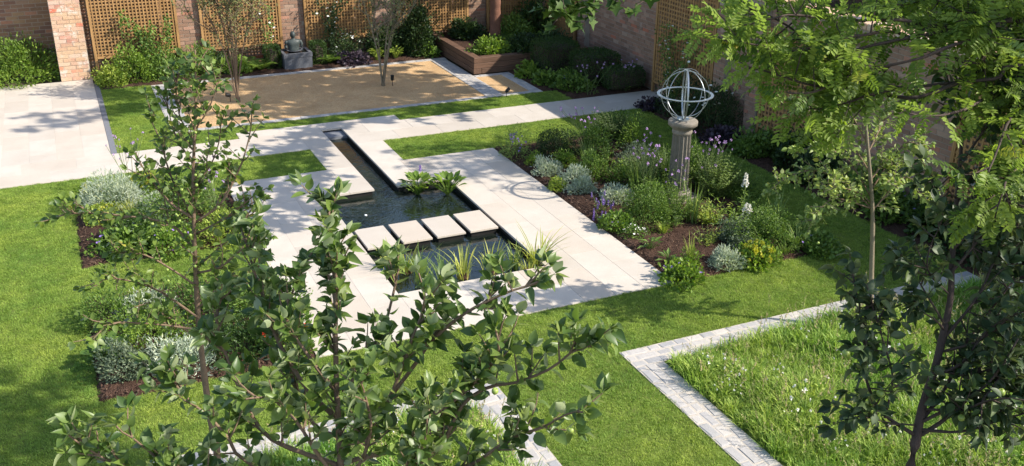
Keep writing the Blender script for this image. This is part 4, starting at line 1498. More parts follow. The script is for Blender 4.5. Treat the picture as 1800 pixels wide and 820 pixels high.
for P, w in (((7.15, 23.9, 0), 'lime hellebore behind the twin stemmed tree, left one'), ((7.65, 23.92, 0), 'lime hellebore behind the twin stemmed tree, right one')):
    root = plant('hellebore', w, 'plant', P, 'lime hellebores')
    broad(root, P, 34, .13, .06, .3, 'lime', 'oval')
simple('laurel_bush', 'large dark laurel filling the corner before the raised bed', 'shrub', None, .6, 1.25, 4200, .1, .04, 'dark', 'oval', P=(8.35, 24.3, 0), nst=14)
simple('laurel_bush', 'dark evergreen bush behind the twin stemmed tree', 'shrub', None, .5, .85, 2800, .08, .035, 'dark', 'oval', P=(7.5, 24.4, 0), nst=12)
simple('hydrangea', 'small green plant at the foot of the corner laurel', 'plant', None, .2, .25, 420, .1, .06, 'mid', 'oval', P=(8.6, 23.85, 0))


def climber(label, P, al, out, w, h, n_v, m, nleaf, fl):
    """vines trained up a trellis"""
    P = np.asarray(P, float)
    al, out = np.array([*al, 0.0]), np.array([*out, 0.0])
    root = plant('climbing_rose', label, 'climber', P, 'climbers on the trellises')
    g = Geo()
    nodes = []
    for _ in range(n_v):
        p = P + al * random.uniform(-.1, .1) + out * .05
        line = [p.copy()]
        dx = random.uniform(-.6, .6)
        while p[2] < h * random.uniform(.55, 1.0) and len(line) < 40:
            dx = .75 * dx + random.uniform(-.5, .5)
            p = p + al * dx * .09 + np.array([0, 0, .09]) + out * random.uniform(-.01, .012)
            s = (p - P) @ al
            p = p - al * (s - np.clip(s, -w, w))
            line.append(p.copy())
        line = np.array(line)
        V, T, Q = tube(line, np.linspace(.012, .004, len(line)), 5, False)
        g.add(V, T, Q)
        nodes.append(line)
    g.obj('vines', M['stem'], root, kind='stuff')
    nodes = np.concatenate(nodes)
    i = rng.integers(0, len(nodes), nleaf)
    pos = nodes[i] + rng.normal(0, .055, (nleaf, 3)) + out * .05
    V, T, Q, rn = leaves(pos, rng.normal(0, 1, (nleaf, 3)) + out * .5 - np.array([0, 0, .3]), rng.normal(0, .5, (nleaf, 3)) + out + np.array([0, 0, .5]), .07 * rng.uniform(.7, 1.3, nleaf), .04, 'oval')
    Geo().add(V, T, Q, rn).obj('foliage', M[m], root, kind='stuff')
    for k in rng.integers(0, len(nodes), fl):
        bloom(root, 'white', nodes[k] + rng.normal(0, .05, 3) + out * .09, random.uniform(.8, 1.4))


climber('leafy rose climbing the sunlit trellis by the patio', (1.75, 24.58, 0), (1, 0), (0, -1), .5, 1.7, 9, 'mid', 1300, 3)
climber('white rose climbing the trellis right of the statue', (6.3, 24.58, 0), (1, 0), (0, -1), .45, 2.2, 7, 'dark', 600, 26)
climber('white rose wandering over the trellis left of the statue', (4.6, 24.58, 0), (1, 0), (0, -1), .4, 2.3, 3, 'mid', 170, 12)
climber('white jasmine climbing the tall trellis behind the armillary sphere', (12.0, 17.6, 0), (0, -1), (-1, 0), .9, 2.3, 10, 'mid', 650, 46)

# ---- raised bed planting
RZ = 0.335
for P, r, h, n, m, w in (((9.62, 22.35, RZ), .42, .34, 1300, 'bright', 'bright leafy clump at the front corner of the raised bed'), ((10.5, 22.2, RZ), .45, .32, 2000, 'dark', 'dark low shrub along the front of the raised bed'),
                         ((11.3, 22.3, RZ), .45, .36, 2000, 'dark', 'dark low shrub at the wall end of the raised bed'), ((9.7, 24.2, RZ), .42, .42, 1800, 'dark', 'dark shrub at the back of the raised bed, left of the thick trunk'),
                         ((10.8, 23.5, RZ), .5, .5, 1700, 'mid', 'green bush right of the thick trunk in the raised bed'), ((11.5, 23.9, RZ), .5, .8, 2200, 'box', 'tall dark bush in the far corner of the raised bed')):
    simple('shrub', w, 'shrub', None, r, h, n, .085, .045, m, 'oval', P=P)
for P, w in (((10.3, 23.1, RZ), 'fern in the middle of the raised bed'), ((11.2, 22.9, RZ), 'fern near the wall in the raised bed')):
    root = plant('fern', w, 'fern', P, 'ferns in the raised bed')
    fern(root, P, 13, .55, 'mid')

# ---- clipped box and border by the side wall
for P, s, w in (((10.75, 21.05, 0), (.95, .9, .82), 'clipped box cube nearest the raised bed'), ((11.25, 19.95, 0), (.95, .9, .74), 'clipped box cube between the other cube and the dome')):
    root = plant('box_cube', w, 'hedge', P, 'clipped box along the side wall')
    hedge(root, P, *s, 9000, .034, 'box', .14, .05)
root = plant('box_dome', 'low clipped box dome by the side wall, left of the tall trellis', 'hedge', (11.55, 19.12, 0), 'clipped box along the side wall')
hedge(root, (11.55, 19.12, 0), 1.0, .62, .56, 6500, .034, 'box', .26)
simple('geranium', 'leafy plant with a few violet flowers in front of the box cubes', 'plant', None, .38, .3, 1200, .07, .05, 'mid', 'oval', P=(10.5, 19.6, 0), flowers=('violet', 7))
simple('hydrangea', 'bright leafed plant at the corner of the small gravel square', 'plant', None, .28, .3, 700, .09, .06, 'bright', 'oval', P=(10.05, 21.0, 0))
simple('hydrangea', 'leafy green plant between the gravel square and the box cubes', 'plant', None, .3, .28, 700, .09, .06, 'mid', 'oval', P=(10.15, 20.2, 0))
simple('heuchera', 'dark purple low plant where the back path meets the side wall', 'plant', None, .3, .2, 700, .07, .06, 'purple_leaf', 'oval', P=(11.35, 17.55, 0))
simple('yew_bush', 'large dark evergreen with white flowers behind the armillary sphere', 'shrub', None, .62, .85, 4200, .06, .022, 'dark', P=(11.72, 15.85, 0), flowers=('white', 16, 1.3), nst=12)
simple('yew_bush', 'dark evergreen bush right of the tall trellis foot', 'shrub', None, .5, .7, 3000, .06, .022, 'dark', P=(11.75, 16.8, 0), nst=12)
simple('heuchera', 'dark purple leaved plant at the lawn edge behind the rosemary', 'plant', None, .34, .25, 900, .07, .06, 'purple_leaf', 'oval', P=(11.42, 14.95, 0))
border = [((11.5, 14.2), .38, .4, 'mid', 'green leafy plant at the lawn edge right of the purple plant'), ((11.75, 13.4), .42, .6, 'dark', 'dark bush under the trellis seen through the standard tree'),
          ((11.6, 12.5), .4, .45, 'dark', 'dark leafy clump below the standard tree crown'), ((11.7, 11.6), .4, .5, 'mid', 'green leafy clump right of the standard tree trunk'),
          ((11.6, 10.8), .42, .42, 'mid', 'light leafy clump on the shaded wall border, towards the dark apple'), ((11.7, 10.0), .42, .55, 'box', 'bushy plant before the right hand trellis'),
          ((11.7, 9.1), .45, .6, 'dark', 'dark bush near the end of the sett path by the wall')]
for (x, y), r, h, m, w in border:
    simple('shrub', w, 'shrub', None, r, h, 1500, .09, .05, m, 'oval', P=(x, y, 0), flowers=('violet', 4) if y < 11 else None)
root = plant('neighbour_hedge', 'dark evergreen hedge behind the side wall, glimpsed between the leaves', 'hedge', (13.6, 8.5, 0))
hedge(root, (13.6, 8.5, 0), 1.2, 13.0, 3.2, 16000, .12, 'dark', .35)

# ------------------------------------------------------------------ trees
def leaf_template(width, curl, fold, twist=0.0):
    """one broad leaf, length 1 along x, folded on its midrib and curling down"""
    t = np.array([0, .15, .19, .32, .50, .68, .85, 1.0])
    w = np.array([.012, .012, .20, .40, .44, .37, .19, 0]) * width / .88
    V, T, Q = [], [], []
    for i, (a, b) in enumerate(zip(t, w)):
        z = -curl * a * a
        tw = twist * a
        for s in (-1, 0, 1):
            y = s * b
            V.append((a - .08 * curl * a, y * math.cos(tw), z + fold * abs(y) + y * math.sin(tw)))
    for i in range(7):
        for s in (0, 1):
            Q.append((i * 3 + s, i * 3 + 3 + s, i * 3 + 4 + s, i * 3 + 1 + s))
    return np.array(V), np.zeros((0, 3), int), np.array(Q)


def compound_template(curl, pairs=8):
    V, T, Q = [], [], []
    t = np.linspace(.16, .96, pairs)
    pos = np.stack([t, 0 * t, -curl * t * t], -1)
    n = 0
    S, T0, Q0 = SHAPES['oval']
    v, tt, qq = tube(np.stack([np.linspace(0, 1, 6), np.zeros(6), -curl * np.linspace(0, 1, 6) ** 2], -1), .006, 3, False)
    V.append(v)
    Q.append(qq)
    n = len(v)
    for side in (-1, 1):
        for k in range(pairs):
            d = norm(np.array([.35 + rng.normal(0, .12), side, rng.normal(-.05, .15)]))
            l = .29 * (1 - .35 * abs(t[k] - .45)) * rng.uniform(.9, 1.1)
            lv, lt, lq, _ = leaves([pos[k]], [d], [np.array([rng.normal(0, .15), -side * .25, 1])], l, l * .50, 'oval', np.zeros(1))
            V.append(lv)
            T.append(lt + n)
            n += len(lv)
    lv, lt, lq, _ = leaves([[1, 0, -curl]], [[1, 0, -.3]], [[0, 0, 1]], .2, .1, 'oval', np.zeros(1))
    V.append(lv)
    T.append(lt + n)
    return np.concatenate(V), np.concatenate(T), np.concatenate(Q)


TEMPL = {
    'apple': [leaf_template(.56, .22, .35), leaf_template(.50, .45, .6, .4), leaf_template(.58, .1, .25, -.4), leaf_template(.48, .6, .8, .6), leaf_template(.52, -.2, .55, .2)],
    'crab': [leaf_template(.56, .2, .2), leaf_template(.5, .4, .3, .3), leaf_template(.6, .1, .12, -.3)],
    'robinia': [compound_template(.12), compound_template(.3), compound_template(.02, 7)],
    'maple': [(SHAPES['lobed'][0] * (1, .95, 1.2), np.array(SHAPES['lobed'][1]), np.zeros((0, 4), int))],
}
tmpl_mesh = {}


def frames(P, D, N, L):
    """columns: axis, side, normal, position"""
    D = norm(D)
    A = norm(np.cross(N, D))
    N2 = np.cross(D, A)
    return P, D * L[:, None], A * L[:, None], N2 * L[:, None]


def place_leaves(root, kind, m, P, D, N, L, n_single, name='leaf'):
    n = len(P)
    P, X, Y, Z = frames(P, D, N, L)
    var = rng.integers(0, len(TEMPL[kind]), n)
    q = (P + X * .5 - np.array([0, 0, CAM_H])) @ ROT.T
    vis = (q[:, 2] > .3)
    u = 900 + FPX * q[:, 0] / np.maximum(q[:, 2], .3)
    v = 410 + FPX * q[:, 1] / np.maximum(q[:, 2], .3)
    vis &= (u > -5) & (u < 1805) & (v > -5) & (v < 825)
    size = np.where(vis, L / np.maximum(q[:, 2], .3), 0)
    order = np.argsort(-size)
    single = np.zeros(n, bool)
    k = order[:n_single]
    single[k[size[k] > 0]] = True
    off = np.array(root.location)
    for i in np.nonzero(single)[0]:
        key = (kind, m, var[i])
        if key not in tmpl_mesh:
            V, T, Q = TEMPL[kind][var[i]]
            tmpl_mesh[key] = Geo().add(V, T, Q).mesh(name, M[m], smooth=(kind != 'robinia'))
        o = link(name, tmpl_mesh[key], root)
        p = P[i] - off
        o.matrix_local = Matrix([[X[i, 0], Y[i, 0], Z[i, 0], p[0]], [X[i, 1], Y[i, 1], Z[i, 1], p[1]], [X[i, 2], Y[i, 2], Z[i, 2], p[2]], [0, 0, 0, 1]])
    g = Geo()
    for w in range(len(TEMPL[kind])):
        idx = np.nonzero((var == w) & ~single)[0]
        if not len(idx):
            continue
        V, T, Q = TEMPL[kind][w]
        VV = P[idx][:, None] + V[None, :, 0:1] * X[idx][:, None] + V[None, :, 1:2] * Y[idx][:, None] + V[None, :, 2:3] * Z[idx][:, None]
        b = (np.arange(len(idx)) * len(V))[:, None, None]
        g.add(VV.reshape(-1, 3), (T[None] + b).reshape(-1, 3) if len(T) else None, (Q[None] + b).reshape(-1, 4) if len(Q) else None, np.repeat(rng.random(len(idx)), len(V)))
    if g.n:
        g.obj('foliage', M[m], root, smooth=(kind != 'robinia'), kind='stuff')


def bend_line(p, d, length, up, wob, step=.05):
    """a twig that wanders"""
    pts = [np.array(p, float)]
    d = norm(np.array(d, float))
    for _ in range(max(3, int(length / step))):
        d = norm(d + np.array([0, 0, up]) * step / .05 * .1 + rng.normal(0, wob, 3))
        pts.append(pts[-1] + d * step)
    return np.array(pts)


def build_tree(name, label, base, trunk, limbs, kind, leaf_m, bark_m, r_trunk=(.06, .02), per_m=7, tw_len=(.15, .4), leaf_L=.1, spacing=.045, tw_up=.6, start=.35,
               n_single=300, droop=.1, cat='tree', tw_r=.004, spur=.0, tips=4, side=1.0, extra=None, up_n=1.0, sub=0.0, trunk_from=None, n_rand=.45, avoid=None, limb_bark=None):
    root = thing(name, label, cat, base)
    tl = smooth_line(trunk, .08)
    V, T, Q = tube(tl, np.linspace(r_trunk[0], r_trunk[1], len(tl)) * (1 + rng.normal(0, .05, len(tl))), 9)
    Geo().add(V, T, Q).obj('trunk', M[bark_m], root, smooth=True)
    PP, DD, LL = [], [], []
    tg = Geo()

    def leafy(line, i0, dens=1.0):
        t = norm(np.gradient(line, axis=0))
        seg = np.linalg.norm(np.diff(line, axis=0), axis=1).sum() / max(1, len(line) - 1)
        stride = max(spacing / max(seg, 1e-6) / dens, .2)
        k = i0
        az = rng.uniform(0, 6.28)
        while k < len(line) - 1:
            i = int(k)
            az += 2.4
            a = norm(np.cross(t[i], [.3, .2, .9]))
            b = np.cross(t[i], a)
            d = t[i] * .55 + (a * math.cos(az) + b * math.sin(az)) * side + rng.normal(0, .2, 3) - np.array([0, 0, droop])
            PP.append(line[i])
            DD.append(d)
            LL.append(leaf_L * rng.uniform(.6, 1.15))
            k += stride
        for _ in range(tips):
            PP.append(line[-1])
            DD.append(t[-1] + rng.normal(0, .55, 3) - np.array([0, 0, droop * .5]))
            LL.append(leaf_L * rng.uniform(.55, 1.1))

    def twigs(line, i0, length_mul=1.0, depth=0):
        t = norm(np.gradient(line, axis=0))
        total = np.linalg.norm(np.diff(line, axis=0), axis=1).sum()
        n = max(1, int(per_m * total * (1 - i0)))
        for _ in range(n):
            f = i0 + (1 - i0) * rng.random()
            i = min(len(line) - 2, int(f * (len(line) - 1)))
            d = t[i] * .6 + norm(rng.normal(0, 1, 3)) * .8 + np.array([0, 0, tw_up * .5])
            tw = bend_line(line[i], d, rng.uniform(*tw_len) * length_mul * (1.1 - .4 * f), tw_up, .09)
            if avoid is not None and (avoid(tw[-1]) or avoid(tw[len(tw) // 2])):
                continue
            V, T, Q = tube(tw, np.linspace(tw_r * (1 + .5 * (depth == 0)), tw_r * .6, len(tw)), 5, False)
            tg.add(V, T, Q)
            leafy(tw, 1)
            if sub and depth == 0 and rng.random() < sub:
                twigs(tw, .3, .6, 1)

    for line, r0, r1 in limbs:
        ln = smooth_line(line, .06)
        ln = ln + np.cumsum(rng.normal(0, .0035, ln.shape), 0) * np.linspace(0, 1, len(ln))[:, None]
        V, T, Q = tube(ln, np.linspace(r0, r1, len(ln)) * (1 + rng.normal(0, .06, len(ln))), 7)
        Geo().add(V, T, Q).obj('limb', M[limb_bark or bark_m], root, smooth=True)
        twigs(ln, start)
        leafy(ln, int(len(ln) * max(start, .5)), .8)
    if trunk_from is not None:
        twigs(tl, trunk_from)
        leafy(tl, int(len(tl) * trunk_from), 1.0)
    if extra is not None:
        extra(root, tg, leafy, twigs)
    if tg.n:
        tg.obj('twigs', M[bark_m], root, kind='stuff')
    P, D, L = np.array(PP), np.array(DD), np.array(LL)
    N = np.array([0, 0, up_n]) + rng.normal(0, n_rand, P.shape) + .25 * np.array(SUN)
    place_leaves(root, kind, leaf_m, P, D, N, L, n_single)
    return root, tl


def fruits(root, kind_m, pts, r, name='apple'):
    V, Q = lathe([(.0, -.82), (.25, -.98), (.55, -.9), (.85, -.55), (1.0, 0), (.95, .45), (.7, .82), (.35, .92), (.1, .82), (.0, .75)], 14)
    me = Geo().add(V, Q=Q).mesh(name, M[kind_m], smooth=True)
    for p in pts:
        o = link(name, me, root)
        o.location = Vector(p) - root.location
        s = r * random.uniform(.8, 1.15)
        o.scale = (s, s, s)
        o.rotation_euler = (random.gauss(0, .4), random.gauss(0, .4), 0)


def limb(c0, c1, *uv):
    """a limb through picture points, its depth going from c0 to c1"""
    return np.array([deep(u, v, c0 + (c1 - c0) * i / (len(uv) - 1)) for i, (u, v) in enumerate(uv)])


# ---- big leaved apple in the foreground
ctr = deep(600, 800, 5.05)
base = np.array([ctr[0], ctr[1], 0])
trunk = np.vstack([base + (.02, .01, 0), base + (0.02, 0, 1.2), base + (-.01, 0, 2.2), deep(600, 830, 5.05), deep(592, 690, 4.98), deep(590, 590, 4.95), deep(590, 480, 4.92), deep(578, 372, 4.9)])
AL = [(limb(4.97, 4.9, (591, 660), (590, 570), (590, 480), (579, 385), (574, 352)), .010, .004),
      (limb(5.0, 4.9, (604, 690), (655, 620), (682, 530), (694, 470)), .013, .005),
      (limb(5.03, 4.75, (600, 780), (670, 715), (720, 655), (757, 600), (800, 560), (860, 525), (950, 490)), .015, .005),
      (limb(5.05, 4.6, (600, 815), (725, 780), (790, 720), (850, 670), (890, 620), (885, 585)), .015, .005),
      (limb(5.05, 4.5, (600, 830), (740, 830), (830, 700), (918, 672), (972, 651), (1028, 613), (1058, 600)), .015, .004),
      (limb(5.05, 4.4, (605, 860), (750, 850), (827, 817), (907, 766), (960, 750), (1000, 730), (1030, 728)), .015, .004),
      (limb(5.0, 5.2, (597, 740), (545, 690), (505, 625), (475, 560), (450, 470), (432, 400)), .014, .005),
      (limb(5.03, 5.35, (600, 770), (550, 745), (510, 650), (490, 580), (478, 520)), .012, .005),
      (limb(4.98, 4.9, (592, 690), (545, 632), (500, 560), (520, 480), (545, 430)), .012, .004),
      (limb(5.05, 5.0, (600, 830), (442, 819), (403, 774), (373, 737), (346, 715), (300, 676), (282, 662)), .014, .004),
      (limb(5.05, 5.2, (600, 820), (478, 774), (434, 715), (405, 640), (385, 560), (398, 500)), .014, .004),
      (limb(5.05, 4.7, (600, 860), (420, 900), (280, 850), (202, 819), (146, 789), (112, 764)), .015, .004),
      (limb(5.05, 4.7, (600, 860), (450, 880), (330, 830), (280, 812), (235, 780), (205, 760)), .013, .004),
      (limb(5.0, 4.75, (598, 780), (650, 770), (690, 690), (720, 610), (745, 530), (735, 480)), .012, .004),
      (limb(5.05, 4.65, (600, 850), (560, 800), (520, 740), (470, 700), (430, 700)), .012, .004),
      (limb(5.05, 4.5, (600, 860), (640, 800), (650, 740), (640, 690), (620, 640)), .012, .004),
      (limb(5.05, 4.45, (600, 880), (690, 850), (740, 800), (760, 740), (800, 690)), .012, .004)]
r, tl = build_tree('apple_tree', 'large leaved young apple tree in the foreground with green apples', base, trunk, AL, 'apple', 'apple', 'bark', (.05, .006), 17, (.10, .28), .092, .025, .9, .28, 300, -.1, tips=6, trunk_from=.72, n_rand=.75)
fruits(r, 'fruit', [deep(870, 688, 4.6), deep(868, 650, 4.66), deep(1003, 757, 4.45), deep(800, 655, 4.75)], .017)

# ---- slender crab apple on the left
base = np.array([.62, 8.0, 0])
trunk = np.vstack([base, deep(382, 800, 9.0), deep(368, 725, 8.8), deep(352, 600, 8.55), deep(345, 500, 8.35), deep(341, 400, 8.15), deep(340, 300, 7.98), deep(344, 180, 7.8), deep(343, 88, 7.65)])
CL = [(limb(8.12, 7.9, (341, 385), (302, 358), (264, 312), (250, 290), (236, 262)), .012, .004), (limb(8.1, 8.2, (341, 378), (312, 334), (296, 296), (280, 240), (262, 205)), .012, .004),
      (limb(8.15, 7.9, (342, 392), (388, 358), (420, 300), (440, 240), (442, 195)), .012, .004), (limb(8.2, 8.1, (344, 412), (398, 382), (440, 350), (470, 330)), .01, .004),
      (limb(8.25, 8.0, (346, 446), (312, 403), (285, 390), (230, 382), (150, 378), (92, 386)), .013, .004), (limb(8.3, 8.4, (347, 470), (400, 422), (432, 380), (455, 350)), .01, .004),
      (limb(8.35, 8.0, (348, 505), (300, 472), (255, 447), (195, 442)), .011, .004), (limb(8.4, 7.9, (350, 560), (270, 505), (200, 486), (165, 500)), .012, .004),
      (limb(8.45, 7.9, (351, 580), (270, 570), (200, 570), (165, 600)), .011, .004), (limb(8.05, 7.9, (340, 330), (370, 290), (385, 240), (380, 200)), .008, .003),
      (limb(8.0, 7.9, (340, 290), (310, 240), (296, 190), (292, 165)), .008, .003), (limb(7.9, 7.7, (342, 230), (368, 190), (385, 140), (392, 110)), .007, .003),
      (limb(7.95, 7.8, (341, 250), (315, 200), (310, 140), (318, 110)), .007, .003), (limb(8.3, 8.0, (347, 480), (390, 470), (430, 440), (470, 430)), .01, .004),
      (limb(8.5, 8.2, (352, 600), (300, 560), (262, 530), (240, 545)), .01, .004), (limb(8.4, 8.3, (350, 540), (400, 500), (440, 480), (470, 450)), .01, .004)]
r, tl = build_tree('crab_apple_tree', 'slender young crab apple tree at the left, thin dark trunk', base, trunk, CL, 'crab', 'crab', 'bark', (.038, .006), 16, (.12, .36), .080, .032, .7, .2, 300, .15, tips=5, trunk_from=.5, n_rand=.65)
fruits(r, 'fruit', [tl[int(len(tl) * f)] + rng.normal(0, .16, 3) for f in rng.uniform(.55, .85, 40)], .012, 'crab_apple')

# ---- dark apple on the right
base = np.array([*deep(1598, 830, 6.5)[:2], 0])
trunk = np.vstack([base, base + (0.01, 0, 1.0), deep(1601, 818, 6.5), deep(1611, 770, 6.5), deep(1622, 712, 6.52), deep(1640, 660, 6.55), deep(1655, 600, 6.6), deep(1670, 530, 6.65), deep(1674, 450, 6.7), deep(1684, 330, 6.75), deep(1692, 240, 6.8), deep(1705, 170, 6.85)])
DL = [(limb(6.75, 6.5, (1688, 290), (1730, 230), (1775, 170), (1800, 120)), .01, .004), (limb(6.75, 6.4, (1684, 330), (1740, 290), (1800, 240), (1840, 200)), .01, .004), (limb(6.7, 6.4, (1680, 380), (1740, 350), (1800, 360)), .01, .004),
      (limb(6.8, 6.6, (1695, 220), (1670, 180), (1680, 140)), .008, .004), (limb(6.75, 6.3, (1682, 350), (1650, 320), (1630, 300)), .007, .003), (limb(6.8, 6.5, (1700, 190), (1760, 120), (1810, 60)), .008, .004),
      (limb(6.5, 6.3, (1608, 765), (1564, 737), (1539, 712), (1522, 667), (1520, 625), (1514, 545), (1500, 478)), .014, .005), (limb(6.4, 6.3, (1555, 735), (1568, 667), (1551, 604), (1526, 534)), .008, .004),
      (limb(6.5, 6.35, (1612, 748), (1560, 742), (1497, 725)), .006, .003), (limb(6.5, 6.4, (1610, 770), (1651, 745), (1720, 690), (1810, 640)), .015, .006),
      (limb(6.5, 6.7, (1620, 740), (1663, 680), (1700, 600), (1760, 520), (1800, 470)), .014, .005), (limb(6.6, 6.6, (1655, 600), (1720, 520), (1760, 430), (1785, 340)), .012, .004),
      (limb(6.6, 6.8, (1660, 570), (1620, 500), (1590, 450), (1575, 430)), .008, .003), (limb(6.65, 6.6, (1672, 480), (1720, 420), (1745, 360), (1760, 290)), .01, .004),
      (limb(6.5, 6.2, (1612, 755), (1690, 760), (1760, 740), (1830, 720)), .012, .005), (limb(6.5, 6.1, (1615, 745), (1700, 700), (1750, 660), (1790, 600)), .012, .005),
      (limb(6.65, 6.4, (1670, 520), (1630, 470), (1650, 400), (1690, 370)), .008, .003), (limb(6.5, 6.3, (1640, 660), (1690, 640), (1740, 580), (1800, 560)), .01, .004),
      (limb(6.7, 6.5, (1674, 440), (1720, 400), (1790, 400), (1830, 420)), .01, .004), (limb(6.6, 6.4, (1660, 580), (1640, 560), (1600, 540), (1580, 560)), .007, .003),
      (limb(6.6, 6.1, (1650, 620), (1720, 600), (1770, 560), (1830, 530)), .01, .004), (limb(6.6, 6.2, (1640, 650), (1700, 660), (1760, 650), (1830, 690)), .01, .004), (limb(6.7, 6.3, (1680, 400), (1730, 330), (1790, 310), (1840, 330)), .01, .004), (limb(6.5, 6.0, (1625, 720), (1690, 720), (1740, 700), (1800, 700)), .01, .004)]
r, tl = build_tree('apple_tree', 'dark shaded apple tree at the right edge with hanging leaves', base, trunk, DL, 'apple', 'apple_shaded', 'bark_dark', (.055, .008), 17, (.10, .34), .105, .030, .2, .22, 300, .6, tips=6, n_rand=.6)
fruits(r, 'fruit', [deep(1487, 622, 6.3), deep(1548, 692, 6.35), deep(1760, 690, 6.2), deep(1690, 735, 6.3)], .024)

# ---- slender standard crab apple beyond
base = np.array([*ground_at(1529, 582)[:2], 0])
cz0 = in_view(base)[2]
trunk = np.vstack([base, deep(1532, 480, cz0 - .2), deep(1534, 380, cz0 - .45), deep(1529, 300, cz0 - .65), deep(1522, 215, cz0 - .85), deep(1520, 130, cz0 - 1.0)])
SL = []
for z, uvs in ((1.5, [(1480, 318), (1420, 300), (1372, 316), (1350, 330)]), (1.62, [(1490, 280), (1440, 255), (1400, 262)]), (1.48, [(1590, 312), (1612, 335), (1630, 350)]), (1.7, [(1580, 262), (1605, 250), (1632, 268)]),
               (1.5, [(1470, 350), (1440, 372), (1425, 395)]), (1.9, [(1480, 230), (1430, 200), (1395, 190)]), (2.1, [(1560, 200), (1590, 170), (1610, 160)]), (2.2, [(1490, 190), (1460, 140), (1440, 120)]), (1.55, [(1510, 340), (1470, 330), (1440, 330)]), (1.8, [(1560, 280), (1570, 300), (1580, 330)])):
    q = trunk[2] + (trunk[4] - trunk[2]) * (z - 1.42) / 1.0
    c = in_view(q)[2]
    SL.append((np.vstack([q] + [deep(u, v, c - .12 * (i + 1) * rng.uniform(-1.5, 1.5)) for i, (u, v) in enumerate(uvs)]), .010, .004))
r, tl = build_tree('standard_crab_apple', 'slender standard tree with a pale straight trunk and small pale leaves', base, trunk, SL, 'crab', 'crab_pale', 'bark_pale', (.036, .012), 27, (.12, .34), .080, .030, .3, .1, 300, .2, tips=5, n_rand=.6, limb_bark='bark')
fruits(r, 'fruit', [b + rng.normal(0, .05, 3) - (0, 0, .06) for a, _, _ in SL for b in a[1:] for _k in range(2)], .017, 'crab_apple')

def wall_gap(p):
    """the gap in the robinia's crown through which the side wall and its coping show"""
    d = np.asarray(p) - np.array([0, 0, CAM_H])
    h = np.array([0, 0, CAM_H]) + d * 12.2 / max(d[0], .1)      # where the line of sight meets the wall
    return 10.3 < h[1] < 11.6 and 0.8 < h[2] < 2.9


# ---- robinia overhanging from the right
hub = np.array([7.5, 2.9, 3.9])
base = np.array([7.6, 2.8, 0])
trunk = np.vstack([base, base + (0, .05, 1.5), hub + (.05, -.05, -.6), hub, hub + (-.1, .1, 1.0)])
RL = []
for c1, uvs in ((6.2, [(1800, 75), (1719, 112), (1640, 95), (1575, 60), (1500, 70), (1400, 95), (1330, 85), (1275, 80)]), (6.4, [(1830, 130), (1720, 126), (1681, 146), (1611, 170), (1540, 165), (1440, 150), (1360, 125), (1300, 112)]),
                (6.0, [(1830, 130), (1757, 158), (1693, 195), (1640, 210), (1600, 205)]), (6.3, [(1810, 40), (1720, 50), (1634, 40), (1575, 30), (1480, 30), (1390, 20), (1310, 35)]),
                (6.6, [(1850, 10), (1700, -10), (1560, -20), (1440, 0), (1350, 60)]), (5.9, [(1850, 150), (1780, 190), (1740, 250), (1720, 300)]), (6.1, [(1840, 60), (1720, 70), (1600, 110), (1500, 130), (1420, 165), (1370, 165)]),
                (6.4, [(1850, 130), (1750, 140), (1640, 150), (1540, 160), (1460, 185), (1410, 190)]), (5.8, [(1850, 240), (1800, 280), (1760, 330), (1745, 380)]), (6.5, [(1840, 90), (1700, 60), (1580, 80), (1450, 110), (1380, 60), (1300, 30)]),
                (6.5, [(1840, 20), (1780, 20), (1700, 30), (1640, 10)])):
    pts = np.vstack([hub + rng.normal(0, .1, 3)] + [deep(u, v, 6.6 + (c1 - 6.6) * i / (len(uvs) - 1) + rng.normal(0, .08)) for i, (u, v) in enumerate(uvs)])
    RL.append((pts, .03, .005))
for a in np.linspace(0, 6.28, 11):                   # the rest of the crown, beyond the picture's edge
    e = np.array([7.8 + 1.0 * math.cos(a), 2.2 + 1.0 * math.sin(a), 5.0 + .7 * math.sin(2.3 * a)])
    if in_view(e) and in_view(e)[0] < 1900:
        continue
    RL.append((np.vstack([hub, (hub + e) / 2 + (0, 0, .4), e, e + norm(e - hub) * .4]), .03, .006))
for x, y, z in ((4.9, 5.2, 6.3), (5.6, 5.7, 6.5), (5.0, 6.2, 6.4), (5.9, 6.6, 6.7), (4.6, 5.7, 6.6), (5.3, 7.0, 6.8)):   # upper crown, above the picture
    e = np.array([x, y, z])
    RL.append((np.vstack([hub, hub + (-.3, .4, 1.6), (hub + e) / 2 + (0, 0, 1.2), e]), .03, .006))
build_tree('robinia_tree', 'robinia with feathery bright green leaves overhanging from the right', base, trunk, RL, 'robinia', 'robinia', 'bark_dark', (.12, .04), 8.5, (.22, .5), .21, .075, .1, .42, 300, .2, tips=3, side=.8, avoid=wall_gap, n_rand=.6)

# ---- multi stemmed trees in the gravel
def multistem(label, base, fans, nl, seed, per, spread):
    base = np.asarray(base, float)
    limbs = []
    for dx, dy, top, r0 in fans:
        e = base + np.array([dx, dy, top])
        m1 = base + np.array([dx * .18, dy * .18, top * .3])
        m2 = base + np.array([dx * .55, dy * .55, top * .65])
        limbs.append((np.vstack([base + rng.normal(0, .02, 3) * (1, 1, 0), m1, m2, e]), r0, .007))
        for _ in range(3):
            f = random.uniform(.4, .8)
            q = m1 + (m2 - m1) * f
            limbs.append((np.vstack([q, q + np.array([random.gauss(dx * .2, .25), random.gauss(dy * .2, .25), .4]), q + np.array([random.gauss(dx * .35, .4), random.gauss(dy * .35, .4), 1.0])]), .012, .005))
    return build_tree('multi_stem_tree', label, base, np.vstack([base - (0, 0, .03), base + (0, 0, .04), base + (0.0, 0, .10)]), limbs, 'crab', 'olive', 'bark_pale' if seed else 'bark', (.05, .03), per, (.25, .6), .06, .04, .5, .36, 200, .2, cat='tree', tips=5)


